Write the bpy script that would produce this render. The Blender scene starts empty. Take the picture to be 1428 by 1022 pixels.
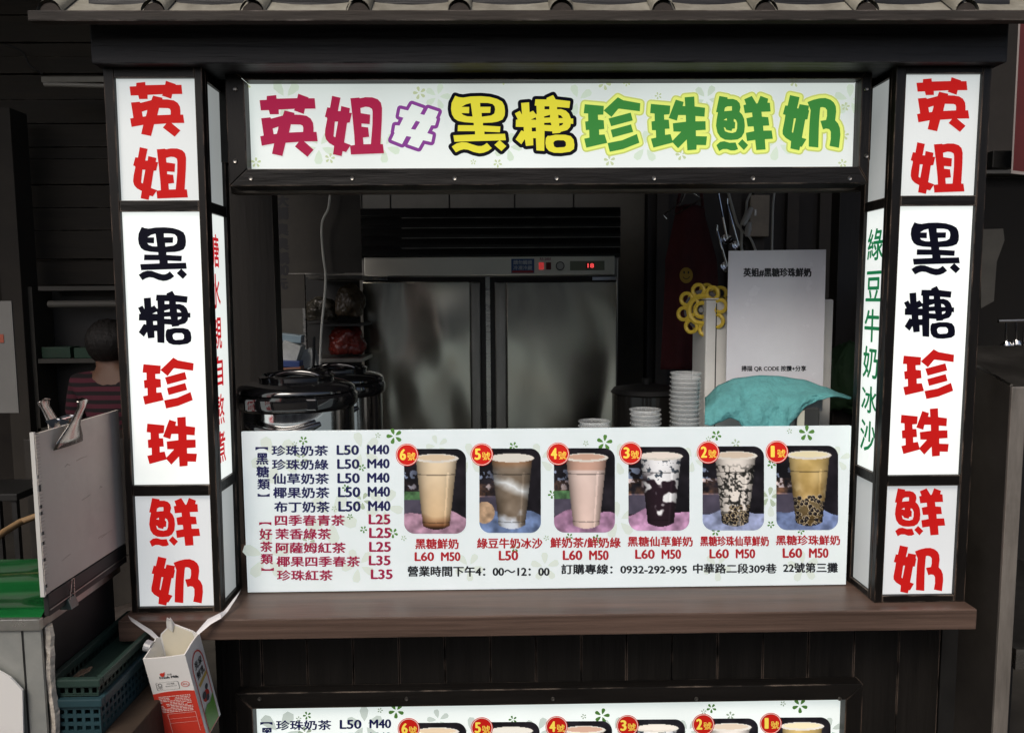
import bpy, bmesh, math, random
import numpy as np
from mathutils import Vector, Matrix, noise as mnoise
from mathutils.geometry import delaunay_2d_cdt
random.seed(7)
C = bpy.context.scene.collection
S = bpy.context.scene
# ---------------------------------------------------------------- camera
FPX, W0, H0 = 1031.0, 1428.0, 1022.0
CAM = Vector((-0.10, -1.80, 1.55))
_p, _y, _r = math.radians(5.21), math.radians(0.935), math.radians(-0.391)
FWD = Vector((math.sin(_y)*math.cos(_p), math.cos(_y)*math.cos(_p), -math.sin(_p)))
_R0 = Vector((math.cos(_y), -math.sin(_y), 0)); _U0 = _R0.cross(FWD)
RGT = math.cos(_r)*_R0 + math.sin(_r)*_U0
UPV = -math.sin(_r)*_R0 + math.cos(_r)*_U0
cd = bpy.data.cameras.new('camera'); cam = bpy.data.objects.new('camera', cd); C.objects.link(cam)
cam.matrix_world = Matrix(((RGT.x, UPV.x, -FWD.x, CAM.x), (RGT.y, UPV.y, -FWD.y, CAM.y), (RGT.z, UPV.z, -FWD.z, CAM.z), (0, 0, 0, 1)))
cd.sensor_width = 36; cd.lens = FPX/W0*36; cd.clip_start = 0.05; cd.clip_end = 500
S.camera = cam
# ---------------------------------------------------------------- light
w = bpy.data.worlds.new('World'); S.world = w; w.use_nodes = True
SUN_EL, SUN_AZ = math.radians(48), math.radians(200)      # behind the camera, a little to the left
nt = w.node_tree; bg = nt.nodes['Background']
sky = nt.nodes.new('ShaderNodeTexSky'); sky.sky_type = 'NISHITA'; sky.sun_disc = False
sky.sun_elevation = SUN_EL; sky.sun_rotation = SUN_AZ
sky.ozone_density = 0.2; sky.dust_density = 4.0; sky.air_density = 0.8
nt.links.new(sky.outputs[0], bg.inputs[0]); bg.inputs[1].default_value = 0.12
sl = bpy.data.lights.new('sun', 'SUN'); sl.energy = 1.5; sl.angle = math.radians(25); sl.color = (1, .93, .84)
sun = bpy.data.objects.new('sun', sl); C.objects.link(sun)
sd = Vector((math.sin(SUN_AZ)*math.cos(SUN_EL), math.cos(SUN_AZ)*math.cos(SUN_EL), math.sin(SUN_EL)))
sun.rotation_euler = sd.to_track_quat('Z', 'Y').to_euler()
S.view_settings.view_transform = 'Standard'; S.view_settings.look = 'None'
S.view_settings.exposure = 0.0; S.view_settings.gamma = 1; S.view_settings.use_curve_mapping = False
S.render.engine = 'CYCLES'; S.cycles.max_bounces = 8; S.cycles.use_denoising = True

# ---------------------------------------------------------------- helpers
def ray(px, py): return FWD + RGT*((px-W0/2)/FPX) - UPV*((py-H0/2)/FPX)
def P(px, py, y=0.0):
    d = ray(px, py); return CAM + d*((y-CAM.y)/d.y)
def PX(px, py, x):
    d = ray(px, py); return CAM + d*((x-CAM.x)/d.x)
def PZ(px, py, z):
    d = ray(px, py); return CAM + d*((z-CAM.z)/d.z)
def lin(v):
    v = v/255.0; return v/12.92 if v <= .04045 else ((v+.055)/1.055)**2.4
def col(r, g, b): return (lin(r), lin(g), lin(b), 1)

def mat(name, c, rough=.6, metal=0, emit=0, noise=0, nscale=8, stretch=(1, 1, 1), bump=0, bscale=60, spec=.5, trans=0, c2=None, edge=None, coat=0, alpha=1, dirt=0):
    m = bpy.data.materials.new(name); m.use_nodes = True; t = m.node_tree; b = t.nodes['Principled BSDF']
    L = t.links.new; N = t.nodes.new
    b.inputs['Roughness'].default_value = rough; b.inputs['Metallic'].default_value = metal
    b.inputs['Specular IOR Level'].default_value = spec; b.inputs['Transmission Weight'].default_value = trans
    b.inputs['Coat Weight'].default_value = coat; b.inputs['Alpha'].default_value = alpha
    tc = N('ShaderNodeTexCoord'); mp = N('ShaderNodeMapping'); mp.inputs['Scale'].default_value = stretch
    L(tc.outputs['Object'], mp.inputs[0])
    out = None
    if noise or c2:
        n = N('ShaderNodeTexNoise'); n.inputs['Scale'].default_value = nscale; n.inputs['Detail'].default_value = 6; n.inputs['Roughness'].default_value = .65
        L(mp.outputs[0], n.inputs['Vector'])
        r = N('ShaderNodeValToRGB'); r.color_ramp.elements[0].position = .32; r.color_ramp.elements[1].position = .68
        k = 1-noise
        r.color_ramp.elements[0].color = c2 if c2 else (c[0]*k, c[1]*k, c[2]*k, 1)
        r.color_ramp.elements[1].color = c if c2 else (c[0]*(1+noise), c[1]*(1+noise), c[2]*(1+noise), 1)
        L(n.outputs['Fac'], r.inputs[0]); out = r.outputs[0]
        mr = N('ShaderNodeMapRange'); mr.inputs['To Min'].default_value = max(0, rough-.12); mr.inputs['To Max'].default_value = min(1, rough+.12)
        L(n.outputs['Fac'], mr.inputs[0]); L(mr.outputs[0], b.inputs['Roughness'])
    if dirt:
        n2 = N('ShaderNodeTexNoise'); n2.inputs['Scale'].default_value = 2.3; n2.inputs['Detail'].default_value = 8; n2.inputs['Roughness'].default_value = .7
        L(tc.outputs['Object'], n2.inputs['Vector'])
        r2 = N('ShaderNodeMapRange'); r2.inputs['From Min'].default_value = .5; r2.inputs['From Max'].default_value = .8; r2.inputs['To Max'].default_value = dirt
        L(n2.outputs['Fac'], r2.inputs[0])
        mx = N('ShaderNodeMix'); mx.data_type = 'RGBA'; L(r2.outputs[0], mx.inputs[0])
        if out: L(out, mx.inputs[6])
        else: mx.inputs[6].default_value = c
        mx.inputs[7].default_value = (.05, .04, .03, 1); out = mx.outputs[2]
    if edge:      # worn pale edges, with breaks
        bv = N('ShaderNodeBevel'); bv.samples = 4; bv.inputs['Radius'].default_value = .0042
        g = N('ShaderNodeNewGeometry'); dt = N('ShaderNodeVectorMath'); dt.operation = 'DOT_PRODUCT'
        L(bv.outputs[0], dt.inputs[0]); L(g.outputs['Normal'], dt.inputs[1])
        e = N('ShaderNodeMapRange'); e.inputs['From Min'].default_value = .995; e.inputs['From Max'].default_value = .93
        L(dt.outputs['Value'], e.inputs[0])
        n3 = N('ShaderNodeTexNoise'); n3.inputs['Scale'].default_value = 14; n3.inputs['Detail'].default_value = 6
        L(tc.outputs['Object'], n3.inputs['Vector'])
        r3 = N('ShaderNodeMapRange'); r3.inputs['From Min'].default_value = .42; r3.inputs['From Max'].default_value = .62
        L(n3.outputs['Fac'], r3.inputs[0])
        mu = N('ShaderNodeMath'); mu.operation = 'MULTIPLY'; L(e.outputs[0], mu.inputs[0]); L(r3.outputs[0], mu.inputs[1])
        mx = N('ShaderNodeMix'); mx.data_type = 'RGBA'; L(mu.outputs[0], mx.inputs[0])
        if out: L(out, mx.inputs[6])
        else: mx.inputs[6].default_value = c
        mx.inputs[7].default_value = edge; out = mx.outputs[2]
    if out: L(out, b.inputs['Base Color'])
    else: b.inputs['Base Color'].default_value = c
    if emit:
        if out: L(out, b.inputs['Emission Color'])
        else: b.inputs['Emission Color'].default_value = c
        b.inputs['Emission Strength'].default_value = emit
    if bump:
        nb = N('ShaderNodeTexNoise'); nb.inputs['Scale'].default_value = bscale; nb.inputs['Detail'].default_value = 5
        L(mp.outputs[0], nb.inputs['Vector'])
        bp = N('ShaderNodeBump'); bp.inputs['Strength'].default_value = bump; bp.inputs['Distance'].default_value = .01
        L(nb.outputs['Fac'], bp.inputs['Height']); L(bp.outputs[0], b.inputs['Normal'])
    return m

class MB:
    def __init__(s): s.v = []; s.f = []; s.smooth = False
    def add(s, vs, fs):
        o = len(s.v); s.v += [Vector(v) for v in vs]; s.f += [tuple(i+o for i in f) for f in fs]; return s
    def box(s, x0, x1, y0, y1, z0, z1, M=None):
        vs = [Vector((x, y, z)) for x in (x0, x1) for y in (y0, y1) for z in (z0, z1)]
        if M: vs = [M @ v for v in vs]
        return s.add(vs, [(0, 1, 3, 2), (4, 6, 7, 5), (0, 4, 5, 1), (2, 3, 7, 6), (0, 2, 6, 4), (1, 5, 7, 3)])
    def prism(s, pts, d):          # planar loop of 3-D points pushed along vector d
        n = len(pts); pts = [Vector(p) for p in pts]; d = Vector(d)
        return s.add(pts+[p+d for p in pts], [tuple(range(n))[::-1], tuple(range(n, 2*n))]+[(i, (i+1) % n, n+(i+1) % n, n+i) for i in range(n)])
    def tube(s, pts, r, n=8, close=False):
        pts = [Vector(p) for p in pts]; vs = []; fs = []; rr = r if isinstance(r, (list, tuple)) else [r]*len(pts)
        up = None
        for i, p in enumerate(pts):
            a = pts[i-1] if (i or close) else pts[0]; b = pts[(i+1) % len(pts)] if (i < len(pts)-1 or close) else pts[-1]
            d = (b-a).normalized()
            if up is None: up = Vector((0, 0, 1)) if abs(d.z) < .9 else Vector((1, 0, 0))
            u = d.cross(up).normalized(); v = u.cross(d).normalized(); up = v
            vs += [p+(u*math.cos(2*math.pi*k/n)+v*math.sin(2*math.pi*k/n))*rr[i] for k in range(n)]
        m = len(pts)
        for i in range(m if close else m-1):
            j = (i+1) % m
            fs += [(i*n+k, i*n+(k+1) % n, j*n+(k+1) % n, j*n+k) for k in range(n)]
        if not close: fs += [tuple(range(n))[::-1], tuple(range((m-1)*n, m*n))]
        return s.add(vs, fs)
    def lathe(s, prof, c, n=40, M=None, cap=True):   # prof: (r, z) list
        c = Vector(c); vs = []; fs = []
        for r, z in prof:
            for k in range(n):
                a = 2*math.pi*k/n; v = Vector((r*math.cos(a), r*math.sin(a), z)); vs.append(c+(M @ v if M else v))
        for i in range(len(prof)-1):
            fs += [(i*n+k, i*n+(k+1) % n, (i+1)*n+(k+1) % n, (i+1)*n+k) for k in range(n)]
        if cap: fs += [tuple(range(n))[::-1], tuple(range((len(prof)-1)*n, len(prof)*n))]
        return s.add(vs, fs)

def obj(name, mb, m, parent=None, bevel=0, smooth=False, label=None):
    me = bpy.data.meshes.new(name); off = parent.matrix_basis.translation if parent else Vector((0, 0, 0))
    if parent and parent.parent: off = off + parent.parent.matrix_basis.translation
    me.from_pydata([tuple(v-off) for v in mb.v], [], mb.f); me.validate()
    bm = bmesh.new(); bm.from_mesh(me)
    bmesh.ops.recalc_face_normals(bm, faces=bm.faces)
    if bevel: bmesh.ops.bevel(bm, geom=bm.edges[:], offset=bevel, segments=2, affect='EDGES', profile=.6, clamp_overlap=True)
    bm.to_mesh(me); bm.free()
    if smooth:
        me.polygons.foreach_set('use_smooth', [True]*len(me.polygons))
        try: me.set_sharp_from_angle(angle=math.radians(38))
        except Exception: pass
    me.materials.append(m)
    o = bpy.data.objects.new(name, me); C.objects.link(o)
    if parent: o.parent = parent
    if label: o['label'] = label
    return o
def thing(name, label, cat, loc=(0, 0, 0), group=None):
    o = bpy.data.objects.new(name, None); C.objects.link(o); o.location = loc; o.empty_display_size = .05
    return tag(o, label, cat, group)
def tag(o, label, cat, group=None):
    o['label'] = label; o['category'] = cat
    if group: o['group'] = group
    return o
def struct(name, mb, m, bevel=0, parent=None):
    o = obj(name, mb, m, parent, bevel)
    if not parent: o['kind'] = 'structure'
    return o
def dup(root, loc, label=None):
    r = root.copy(); C.objects.link(r); r.location = loc
    if label: r['label'] = label
    for ch in root.children:
        c = ch.copy(); C.objects.link(c); c.parent = r
        for g in ch.children:
            d = g.copy(); C.objects.link(d); d.parent = c
    return r

# ---------------------------------------------------------------- glyphs of the sign lettering (outer loops, holes)
G = {
'ying': ([[(112,185),(203,180),(205,130),(328,118),(332,165),(600,158),(612,100),(748,150),(746,160),(826,160),(838,295),(700,297),(685,365),(555,318),(570,298),(360,308),(362,368),(245,370),(232,315),(128,318)],
 [(132,420),(250,408),(262,425),(412,385),(435,318),(565,350),(562,372),(640,375),(720,388),(775,425),(805,480),(812,540),(812,597),(850,597),(865,720),(690,722),(812,830),(732,922),(570,788),(618,728),(450,740),(408,912),(272,882),(300,748),(140,778),(120,655),(165,645)]],
 [[(282,555),(355,530),(352,560),(335,622),(295,628)],[(518,500),(640,503),(668,515),(678,545),(676,598),(495,606)]]),
'jie': ([[(168,130),(278,155),(262,235),(245,328),(278,328),(286,262),(400,290),(392,350),(425,352),(398,475),(362,482),(325,735),(410,768),(350,860),(305,848),(292,912),(180,888),(195,780),(130,742),(90,695),(75,640),(80,560),(105,430),(102,412),(75,402),(105,280),(142,285)],
 [(405,162),(518,152),(530,162),(600,148),(690,150),(760,175),(800,220),(815,290),(812,450),(795,755),(826,757),(840,875),(412,892),(400,775),(462,768),(455,640),(430,380),(415,250)]],
 [[(205,465),(245,465),(210,668),(188,655)],[(535,290),(600,272),(650,278),(685,300),(692,340),(690,500),(670,755),(575,758),(568,672),(648,662),(635,540),(550,530),(550,490),(655,498),(662,375),(540,355)]]),
'hash': ([[(478,168),(650,230),(602,318),(665,330),(720,228),(878,280),(835,380),(852,390),(825,485),(768,485),(708,602),(790,628),(768,735),(645,708),(578,828),(412,770),(470,660),(395,645),(330,768),(170,705),(220,600),(210,590),(228,485),(292,490),(352,372),(283,352),(305,238),(420,265)]],
 [[(538,415),(600,435),(530,552),(463,542)]]),
'hei': ([[(200,72),(250,92),(310,100),(420,82),(560,78),(690,90),(790,120),(860,160),(890,220),(900,300),(895,370),(865,430),(800,460),(720,475),(590,480),(590,520),(835,535),(828,622),(610,612),(612,652),(900,645),(912,742),(190,765),(175,668),(480,655),(478,605),(235,605),(240,515),(462,518),(460,480),(330,470),(240,450),(190,415),(155,350),(142,270),(150,180)],
 [(152,838),(220,790),(290,772),(360,775),(440,805),(520,830),(570,830),(610,812),(645,782),(715,862),(660,905),(600,930),(540,938),(460,920),(380,885),(320,878),(270,892),(210,925)],[(825,740),(918,832),(850,905),(752,812)]],
 [[(290,240),(350,200),(418,182),(445,385),(370,382),(310,360),(288,332),(395,335),(397,240)],[(550,178),(660,180),(725,195),(755,230),(762,280),(750,340),(705,370),(575,388),(570,330),(692,328),(698,238),(552,238)]]),
'tang': ([[(435,128),(595,130),(595,108),(688,65),(725,130),(932,155),(920,255),(745,240),(745,275),(800,272),(870,295),(915,340),(938,400),(940,412),(975,412),(975,490),(940,485),(930,535),(890,580),(800,605),(785,622),(680,632),(675,600),(565,592),(562,888),(450,880),(442,700),(402,700),(405,805),(300,815),(285,720),(280,718),(235,790),(152,718),(235,585),(270,600),(268,535),(155,532),(158,430),(185,425),(142,335),(212,298),(245,355),(232,182),(345,172),(352,320),(402,295),(440,345),(455,345),(450,222),(425,220)],
 [(585,700),(612,665),(640,668),(720,650),(860,650),(940,670),(980,720),(992,800),(985,860),(930,900),(800,918),(700,915),(630,890),(590,840),(578,770)]],
 [[(565,230),(635,230),(635,275),(565,275)],[(560,380),(645,355),(645,395),(560,400)],[(560,475),(655,470),(665,510),(560,505)],[(760,355),(800,365),(830,405),(765,405)],[(775,480),(835,475),(820,505),(775,522)],[(370,428),(440,392),(448,430)],[(382,545),(442,542),(445,600),(385,602)],[(690,770),(710,740),(750,730),(840,732),(870,760),(872,810),(850,832),(740,840),(705,825)]]),
'zhen': ([[(145,240),(392,262),(385,375),(315,378),(318,440),(390,448),(398,560),(330,568),(332,635),(402,630),(435,740),(165,802),(138,685),(205,672),(202,572),(160,575),(150,465),(190,458),(188,360),(132,358)],
 [(572,150),(640,188),(862,228),(855,332),(590,298),(575,302),(490,405),(388,322)],[(452,425),(738,348),(765,450),(485,525)],[(480,572),(742,500),(770,598),(505,670)],[(440,742),(630,705),(818,625),(850,738),(640,820),(468,855)]],[]),
'zhu': ([[(118,235),(370,258),(362,355),(355,370),(288,375),(292,438),(350,440),(360,555),(300,558),(302,635),(372,625),(398,712),(400,735),(150,800),(118,685),(185,670),(182,575),(132,575),(125,462),(168,455),(165,360),(108,355)],
 [(440,180),(542,210),(530,262),(562,265),(555,150),(680,140),(685,268),(820,285),(812,400),(695,392),(695,460),(825,458),(828,570),(700,578),(702,650),(845,655),(832,768),(710,765),(708,825),(590,835),(582,695),(470,808),(388,720),(510,595),(410,592),(402,485),(572,465),(570,380),(472,380),(455,452),(348,418)]],[]),
'xian': ([[(265,50),(388,72),(390,95),(470,95),(530,115),(572,160),(585,220),(570,290),(610,330),(640,400),(650,500),(640,600),(600,670),(540,705),(440,715),(350,708),(280,670),(235,600),(215,500),(225,400),(245,298),(215,293),(240,170)],
 [(220,790),(280,740),(340,732),(420,755),(510,750),(548,850),(500,870),(440,872),(380,850),(320,850),(262,880)],[(610,700),(700,790),(635,865),(545,770)],
 [(640,100),(755,50),(825,165),(842,160),(885,48),(1002,92),(990,150),(1028,155),(1038,285),(900,290),(908,362),(1002,370),(1018,495),(925,500),(930,572),(1055,570),(1072,695),(952,702),(962,855),(822,865),(805,712),(682,730),(665,605),(790,580),(780,508),(692,512),(672,385),(765,365),(758,300),(648,310),(628,190),(668,178)]],
 [[(350,228),(385,208),(455,205),(455,270),(340,280)],[(330,412),(375,385),(382,420)],[(485,395),(515,410),(535,460),(532,540),(515,590),(460,608),(400,600),(350,580),(332,520),(355,530),(370,560),(450,578),(460,545),(500,540),(505,450),(482,430)]]),
'nai': ([[(388,72),(540,105),(520,200),(500,280),(522,282),(540,215),(690,240),(680,305),(692,320),(665,455),(630,458),(578,745),(648,768),(575,890),(550,885),(535,945),(395,915),(405,800),(320,748),(272,690),(270,630),(300,480),(315,385),(275,375),(312,235),(350,240)],
 [(665,182),(760,145),(860,122),(950,118),(1030,145),(1085,190),(1115,250),(1122,330),(1105,470),(1150,520),(1180,590),(1188,700),(1165,905),(1015,875),(1035,760),(1035,650),(1010,610),(960,600),(912,615),(870,480),(960,465),(975,400),(975,310),(950,275),(905,262),(870,268),(862,330),(850,480),(845,600),(838,900),(685,885),(688,700),(700,480),(715,310)]],
 [[(450,440),(482,440),(435,670),(418,655)]]),
}
def norm_glyph(k):
    a, h = G[k]; xs = [p[0] for l in a for p in l]; ys = [p[1] for l in a for p in l]
    x0, x1, y0, y1 = min(xs), max(xs), min(ys), max(ys)
    f = lambda l: [((x-x0)/(x1-x0), (y-y0)/(y1-y0)) for x, y in l]
    return [f(l) for l in a], [f(l) for l in h]
def inside(p, poly):
    x, y = p; r = False; n = len(poly)
    for i in range(n):
        x0, y0 = poly[i]; x1, y1 = poly[i-1]
        if (y0 > y) != (y1 > y) and x < (x1-x0)*(y-y0)/(y1-y0)+x0: r = not r
    return r
def tri2d(add, sub):
    vs = []; es = []
    for l in add+sub:
        o = len(vs); vs += [Vector(p) for p in l]; es += [(o+i, o+(i+1) % len(l)) for i in range(len(l))]
    V, E_, F, *_ = delaunay_2d_cdt(vs, es, [], 0, 1e-6)
    out = []
    for f in F:
        c = ((V[f[0]].x+V[f[1]].x+V[f[2]].x)/3, (V[f[0]].y+V[f[1]].y+V[f[2]].y)/3)
        if any(inside(c, l) for l in add) and not any(inside(c, l) for l in sub): out.append(f)
    return V, out
def capsules(loops, r):
    out = []
    for l in loops:
        for i in range(len(l)):
            a = Vector(l[i-1]); b = Vector(l[i]); d = (b-a)
            if d.length < 1e-6: continue
            d.normalize(); t = math.atan2(d.y, d.x); c = []
            for k in range(7): c.append((b.x+r*math.cos(t-math.pi/2+math.pi*k/6), b.y+r*math.sin(t-math.pi/2+math.pi*k/6)))
            for k in range(7): c.append((a.x+r*math.cos(t+math.pi/2+math.pi*k/6), a.y+r*math.sin(t+math.pi/2+math.pi*k/6)))
            out.append(c)
    return out
def glyph_mb(key, box, y, grow=0):
    """flat print: glyph key fitted into a photo-pixel box on the vertical plane at depth y"""
    a, h = norm_glyph(key); x0, y0, x1, y1 = box
    f = lambda l: [(x0+u*(x1-x0), y0+v*(y1-y0)) for u, v in l]
    a = [f(l) for l in a]; h = [f(l) for l in h]
    V, F = tri2d(a+capsules(a, grow), []) if grow else tri2d(a, h)
    m = MB(); m.v = [P(p.x, p.y, y) for p in V]; m.f = [tuple(f) for f in F]; return m

_tc = {}
def text_tris(s, bold=0):
    if (s, bold) in _tc: return _tc[(s, bold)]
    cu = bpy.data.curves.new('t', 'FONT'); cu.body = s; cu.offset = bold; cu.resolution_u = 3; cu.fill_mode = 'FRONT'
    o = bpy.data.objects.new('t', cu); C.objects.link(o)
    dg = bpy.context.evaluated_depsgraph_get(); me = bpy.data.meshes.new_from_object(o.evaluated_get(dg))
    v = np.empty(len(me.vertices)*3); me.vertices.foreach_get('co', v); v = v.reshape(-1, 3)[:, :2]
    f = [tuple(p.vertices) for p in me.polygons]
    bpy.data.objects.remove(o); bpy.data.curves.remove(cu); bpy.data.meshes.remove(me)
    if len(v):
        lo, hi = v.min(0), v.max(0); v = (v-lo)/np.maximum(hi-lo, 1e-6)
    _tc[(s, bold)] = (v, f); return v, f
def text_into(m, s, box, fn, bold=.018):
    """add text s to MB m, fitted to box (x0,y0,x1,y1; y down); fn maps (x,y)->3-D"""
    v, f = text_tris(s, 0); x0, y0, x1, y1 = box; e = (y1-y0)*bold*1.8
    for i, (ex, ey) in enumerate(((e, 0), (-e, 0), (0, e*.6), (0, -e*.6)) if e else ((0, 0),)):
        m.add([fn(x0+a*(x1-x0)+ex, y1-b*(y1-y0)+ey)+Vector((0, -.00006*i, 0)) for a, b in v], f)
    return m

# ---------------------------------------------------------------- materials
black_wood = mat('black painted wood', (.006, .0052, .0046, 1), .42, spec=.28, noise=.35, nscale=6, stretch=(.3, 3, 3), bump=.25, bscale=18, edge=(.26, .21, .17, 1), dirt=.12)
black_wood_v = mat('black painted upright wood', (.006, .0052, .0046, 1), .42, spec=.28, noise=.35, nscale=6, stretch=(3, 3, .3), bump=.25, bscale=18, edge=(.17, .12, .09, 1), dirt=.12)
beam_m = mat('stained beam wood', (.015, .0155, .0175, 1), .5, spec=.35, noise=.4, nscale=5, stretch=(.25, 4, 4), bump=.5, bscale=14, edge=(.12, .12, .12, 1))
eave_m = mat('weathered eave board', (.026, .021, .017, 1), .8, noise=.45, nscale=5, stretch=(.4, 3, 3), bump=.5, bscale=16, edge=(.25, .22, .2, 1))
counter_m = mat('walnut laminate', (.135, .088, .068, 1), .42, c2=(.058, .037, .028, 1), nscale=6, stretch=(.3, 5, 14), bump=.08, bscale=40, edge=(.16, .11, .09, 1))
def lit_panel(name, c, e, gl=.25):
    """backlit opal acrylic: emission with faint unevenness of the tubes behind"""
    m = bpy.data.materials.new(name); m.use_nodes = True; t = m.node_tree; b = t.nodes['Principled BSDF']; L = t.links.new; N = t.nodes.new
    b.inputs['Base Color'].default_value = (.42, .42, .42, 1); b.inputs['Roughness'].default_value = gl
    n = N('ShaderNodeTexNoise'); n.inputs['Scale'].default_value = 3.5; n.inputs['Detail'].default_value = 1
    tc = N('ShaderNodeTexCoord'); L(tc.outputs['Object'], n.inputs['Vector'])
    mr = N('ShaderNodeMapRange'); mr.inputs['From Min'].default_value = .3; mr.inputs['From Max'].default_value = .7
    mr.inputs['To Min'].default_value = e*.88; mr.inputs['To Max'].default_value = e*1.07
    L(n.outputs['Fac'], mr.inputs[0]); L(mr.outputs[0], b.inputs['Emission Strength'])
    b.inputs['Emission Color'].default_value = c
    return m
lit_top = lit_panel('backlit acrylic dim', (.93, 1, .98, 1), .50)
lit_mid = lit_panel('backlit acrylic bright', (.95, 1, .96, 1), .84)
lit_low = lit_panel('backlit acrylic lower', (.93, .98, 1, 1), .50)
lit_side = lit_panel('backlit acrylic side', (.92, .98, .96, 1), .28)
lit_head = lit_panel('backlit header print', (.91, 1, .95, 1), .62)
def ink(name, r, g, b, e=.8): return mat(name, (lin(r)*.6, lin(g)*.6, lin(b)*.6, 1), .35) if not e else _ink(name, r, g, b, e)
def _ink(name, r, g, b, e):
    k_ = .42 if r+g+b > 560 else .28; m = mat(name, (lin(r)*k_, lin(g)*k_, lin(b)*k_, 1), .5, spec=.12); q = m.node_tree.nodes['Principled BSDF']
    q.inputs['Emission Color'].default_value = col(r, g, b); q.inputs['Emission Strength'].default_value = e; return m
red_ink = _ink('red backlit film', 200, 28, 26, .75); navy_ink = _ink('near black film', 12, 12, 30, .5)
crimson_ink = _ink('crimson backlit film', 172, 36, 74, .8); purple_ink = _ink('purple backlit film', 130, 62, 140, .9)
yellow_ink = _ink('yellow backlit film', 236, 226, 66, .78); green_ink = _ink('green backlit film', 62, 135, 62, .85)
lime_ink = _ink('lime backlit film', 222, 232, 118, .9); olive_ink = _ink('olive backlit film', 196, 204, 112, .9)
white_ink = _ink('white backlit film', 240, 248, 242, .72); pale_ink = _ink('pale leaf print', 200, 212, 170, .70); pale2_ink = _ink('paler leaf print', 222, 238, 218, .66)
green_brush = _ink('green brush film', 22, 120, 72, .8); red_brush = _ink('red brush film', 205, 30, 40, .8)
steel = mat('brushed stainless steel', (.52, .51, .47, 1), .28, metal=1, noise=.12, nscale=3, stretch=(1, 1, 12), bump=.02, bscale=120)
steel_dark = mat('dull stainless steel', (.30, .29, .27, 1), .36, metal=1, noise=.25, nscale=4, stretch=(3, 3, .5))
chrome = mat('chrome', (.7, .7, .7, 1), .12, metal=1)
black_plastic = mat('glossy black plastic', (.008, .008, .009, 1), .07, coat=1, spec=.9)
matt_black = mat('matt black', (.012, .012, .012, 1), .55, noise=.3)
white_plastic = mat('white plastic', (.72, .72, .69, 1), .35, noise=.06, dirt=.15)

# ================================================================ THE HALL
ground_m = mat('dirty concrete floor', (.05, .046, .04, 1), .75, noise=.35, nscale=4, bump=.3, bscale=25, dirt=.5)
hall_m = mat('grimy hall wall', (.025, .021, .017, 1), .85, noise=.45, nscale=2.5, bump=.4, bscale=8, dirt=.5)
struct('ground', MB().box(-30, 30, -30, 12, -.1, 0), ground_m)
struct('back_wall', MB().box(-7, 7, 3.2, 3.4, 0, 4.2), hall_m)
struct('side_wall', MB().box(-7.2, -7, -1.0, 3.4, 0, 4.2), hall_m)  # both side walls unseen, added to keep sky light out at the sides
struct('side_wall', MB().box(7, 7.2, -1.0, 3.4, 0, 4.2), hall_m)
struct('sky_block_ceiling', MB().box(-7.2, 7.2, -1.0, 3.4, 4.2, 4.3), hall_m)  # unseen, added so that sky light enters only from the front
# ================================================================ THE STALL
YH = 0.085                      # header plane
YM = 0.115                      # menu plane
def pbox(m, px0, py0, px1, py1, y0, y1):
    """axis-true box whose front face (depth y0) spans the pixel box"""
    a = P(px0, py0, y0); b = P(px1, py1, y0); c = P(px0, py1, y0); d = P(px1, py0, y0)
    x0 = (a.x+c.x)/2; x1 = (b.x+d.x)/2; z1 = (a.z+d.z)/2; z0 = (b.z+c.z)/2
    return m.box(x0, x1, y0, y1, z0, z1)
def rect(px0, py0, px1, py1, y):
    a = P(px0, py0, y); b = P(px1, py1, y); c = P(px0, py1, y); d = P(px1, py0, y)
    return (a.x+c.x)/2, (b.x+d.x)/2, (b.z+c.z)/2, (a.z+d.z)/2    # x0,x1,z0,z1

ctz = PZ(0, 0, 0) and P(760, 822, YM).z        # counter top height
stall = thing('drink_stall', 'black timber bubble tea stall with counter, posts, beam and tiled eave', 'market stall', (P(765, 900, .1).x, .3, 0))
# counter
cx0 = P(165, 880, -.045).x; cx1 = P(1362, 865, -.045).x
obj('counter_top', MB().box(cx0, cx1, -.045, .52, ctz-.052, ctz), counter_m, stall, bevel=.003)
# plank cladding below
YC = .10
xs = [300, 336, 365, 428.5, 492.5, 556.5, 620.5, 684, 747.5, 810.5, 873.5, 937, 1000.5, 1064, 1127, 1190.5, 1253, 1311]
plank_m = mat('dark stained plank', (.008, .007, .006, 1), .5, spec=.3, noise=.4, nscale=5, stretch=(4, 4, .3), bump=.3, bscale=15, edge=(.2, .15, .12, 1))
for i in range(len(xs)-1):
    a = P(xs[i], 920, YC).x; b = P(xs[i+1], 920, YC).x; j = random.uniform(0, .002)
    obj('plank', MB().box(a+.0012, b-.0012, YC+j, YC+.02, .02, ctz-.053), plank_m, stall, bevel=.0012)
obj('plank_backing', MB().box(P(300, 920, YC).x, P(1311, 920, YC).x, YC+.022, YC+.03, .02, ctz-.053), mat('pale backing', (.09, .07, .055, 1), .8, noise=.3), stall)
x0, x1 = P(1311, 930, .13).x, P(1398, 930, .13).x
obj('side_panel', MB().box(x0+.002, x1, .13, .16, .02, ctz-.06), matt_black, stall)
# inner work shelf behind the boards
obj('work_shelf', MB().box(P(325, 600, .16).x, P(1200, 600, .16).x, .525, 1.15, ctz-.12, ctz-.08), steel_dark, stall)
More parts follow.
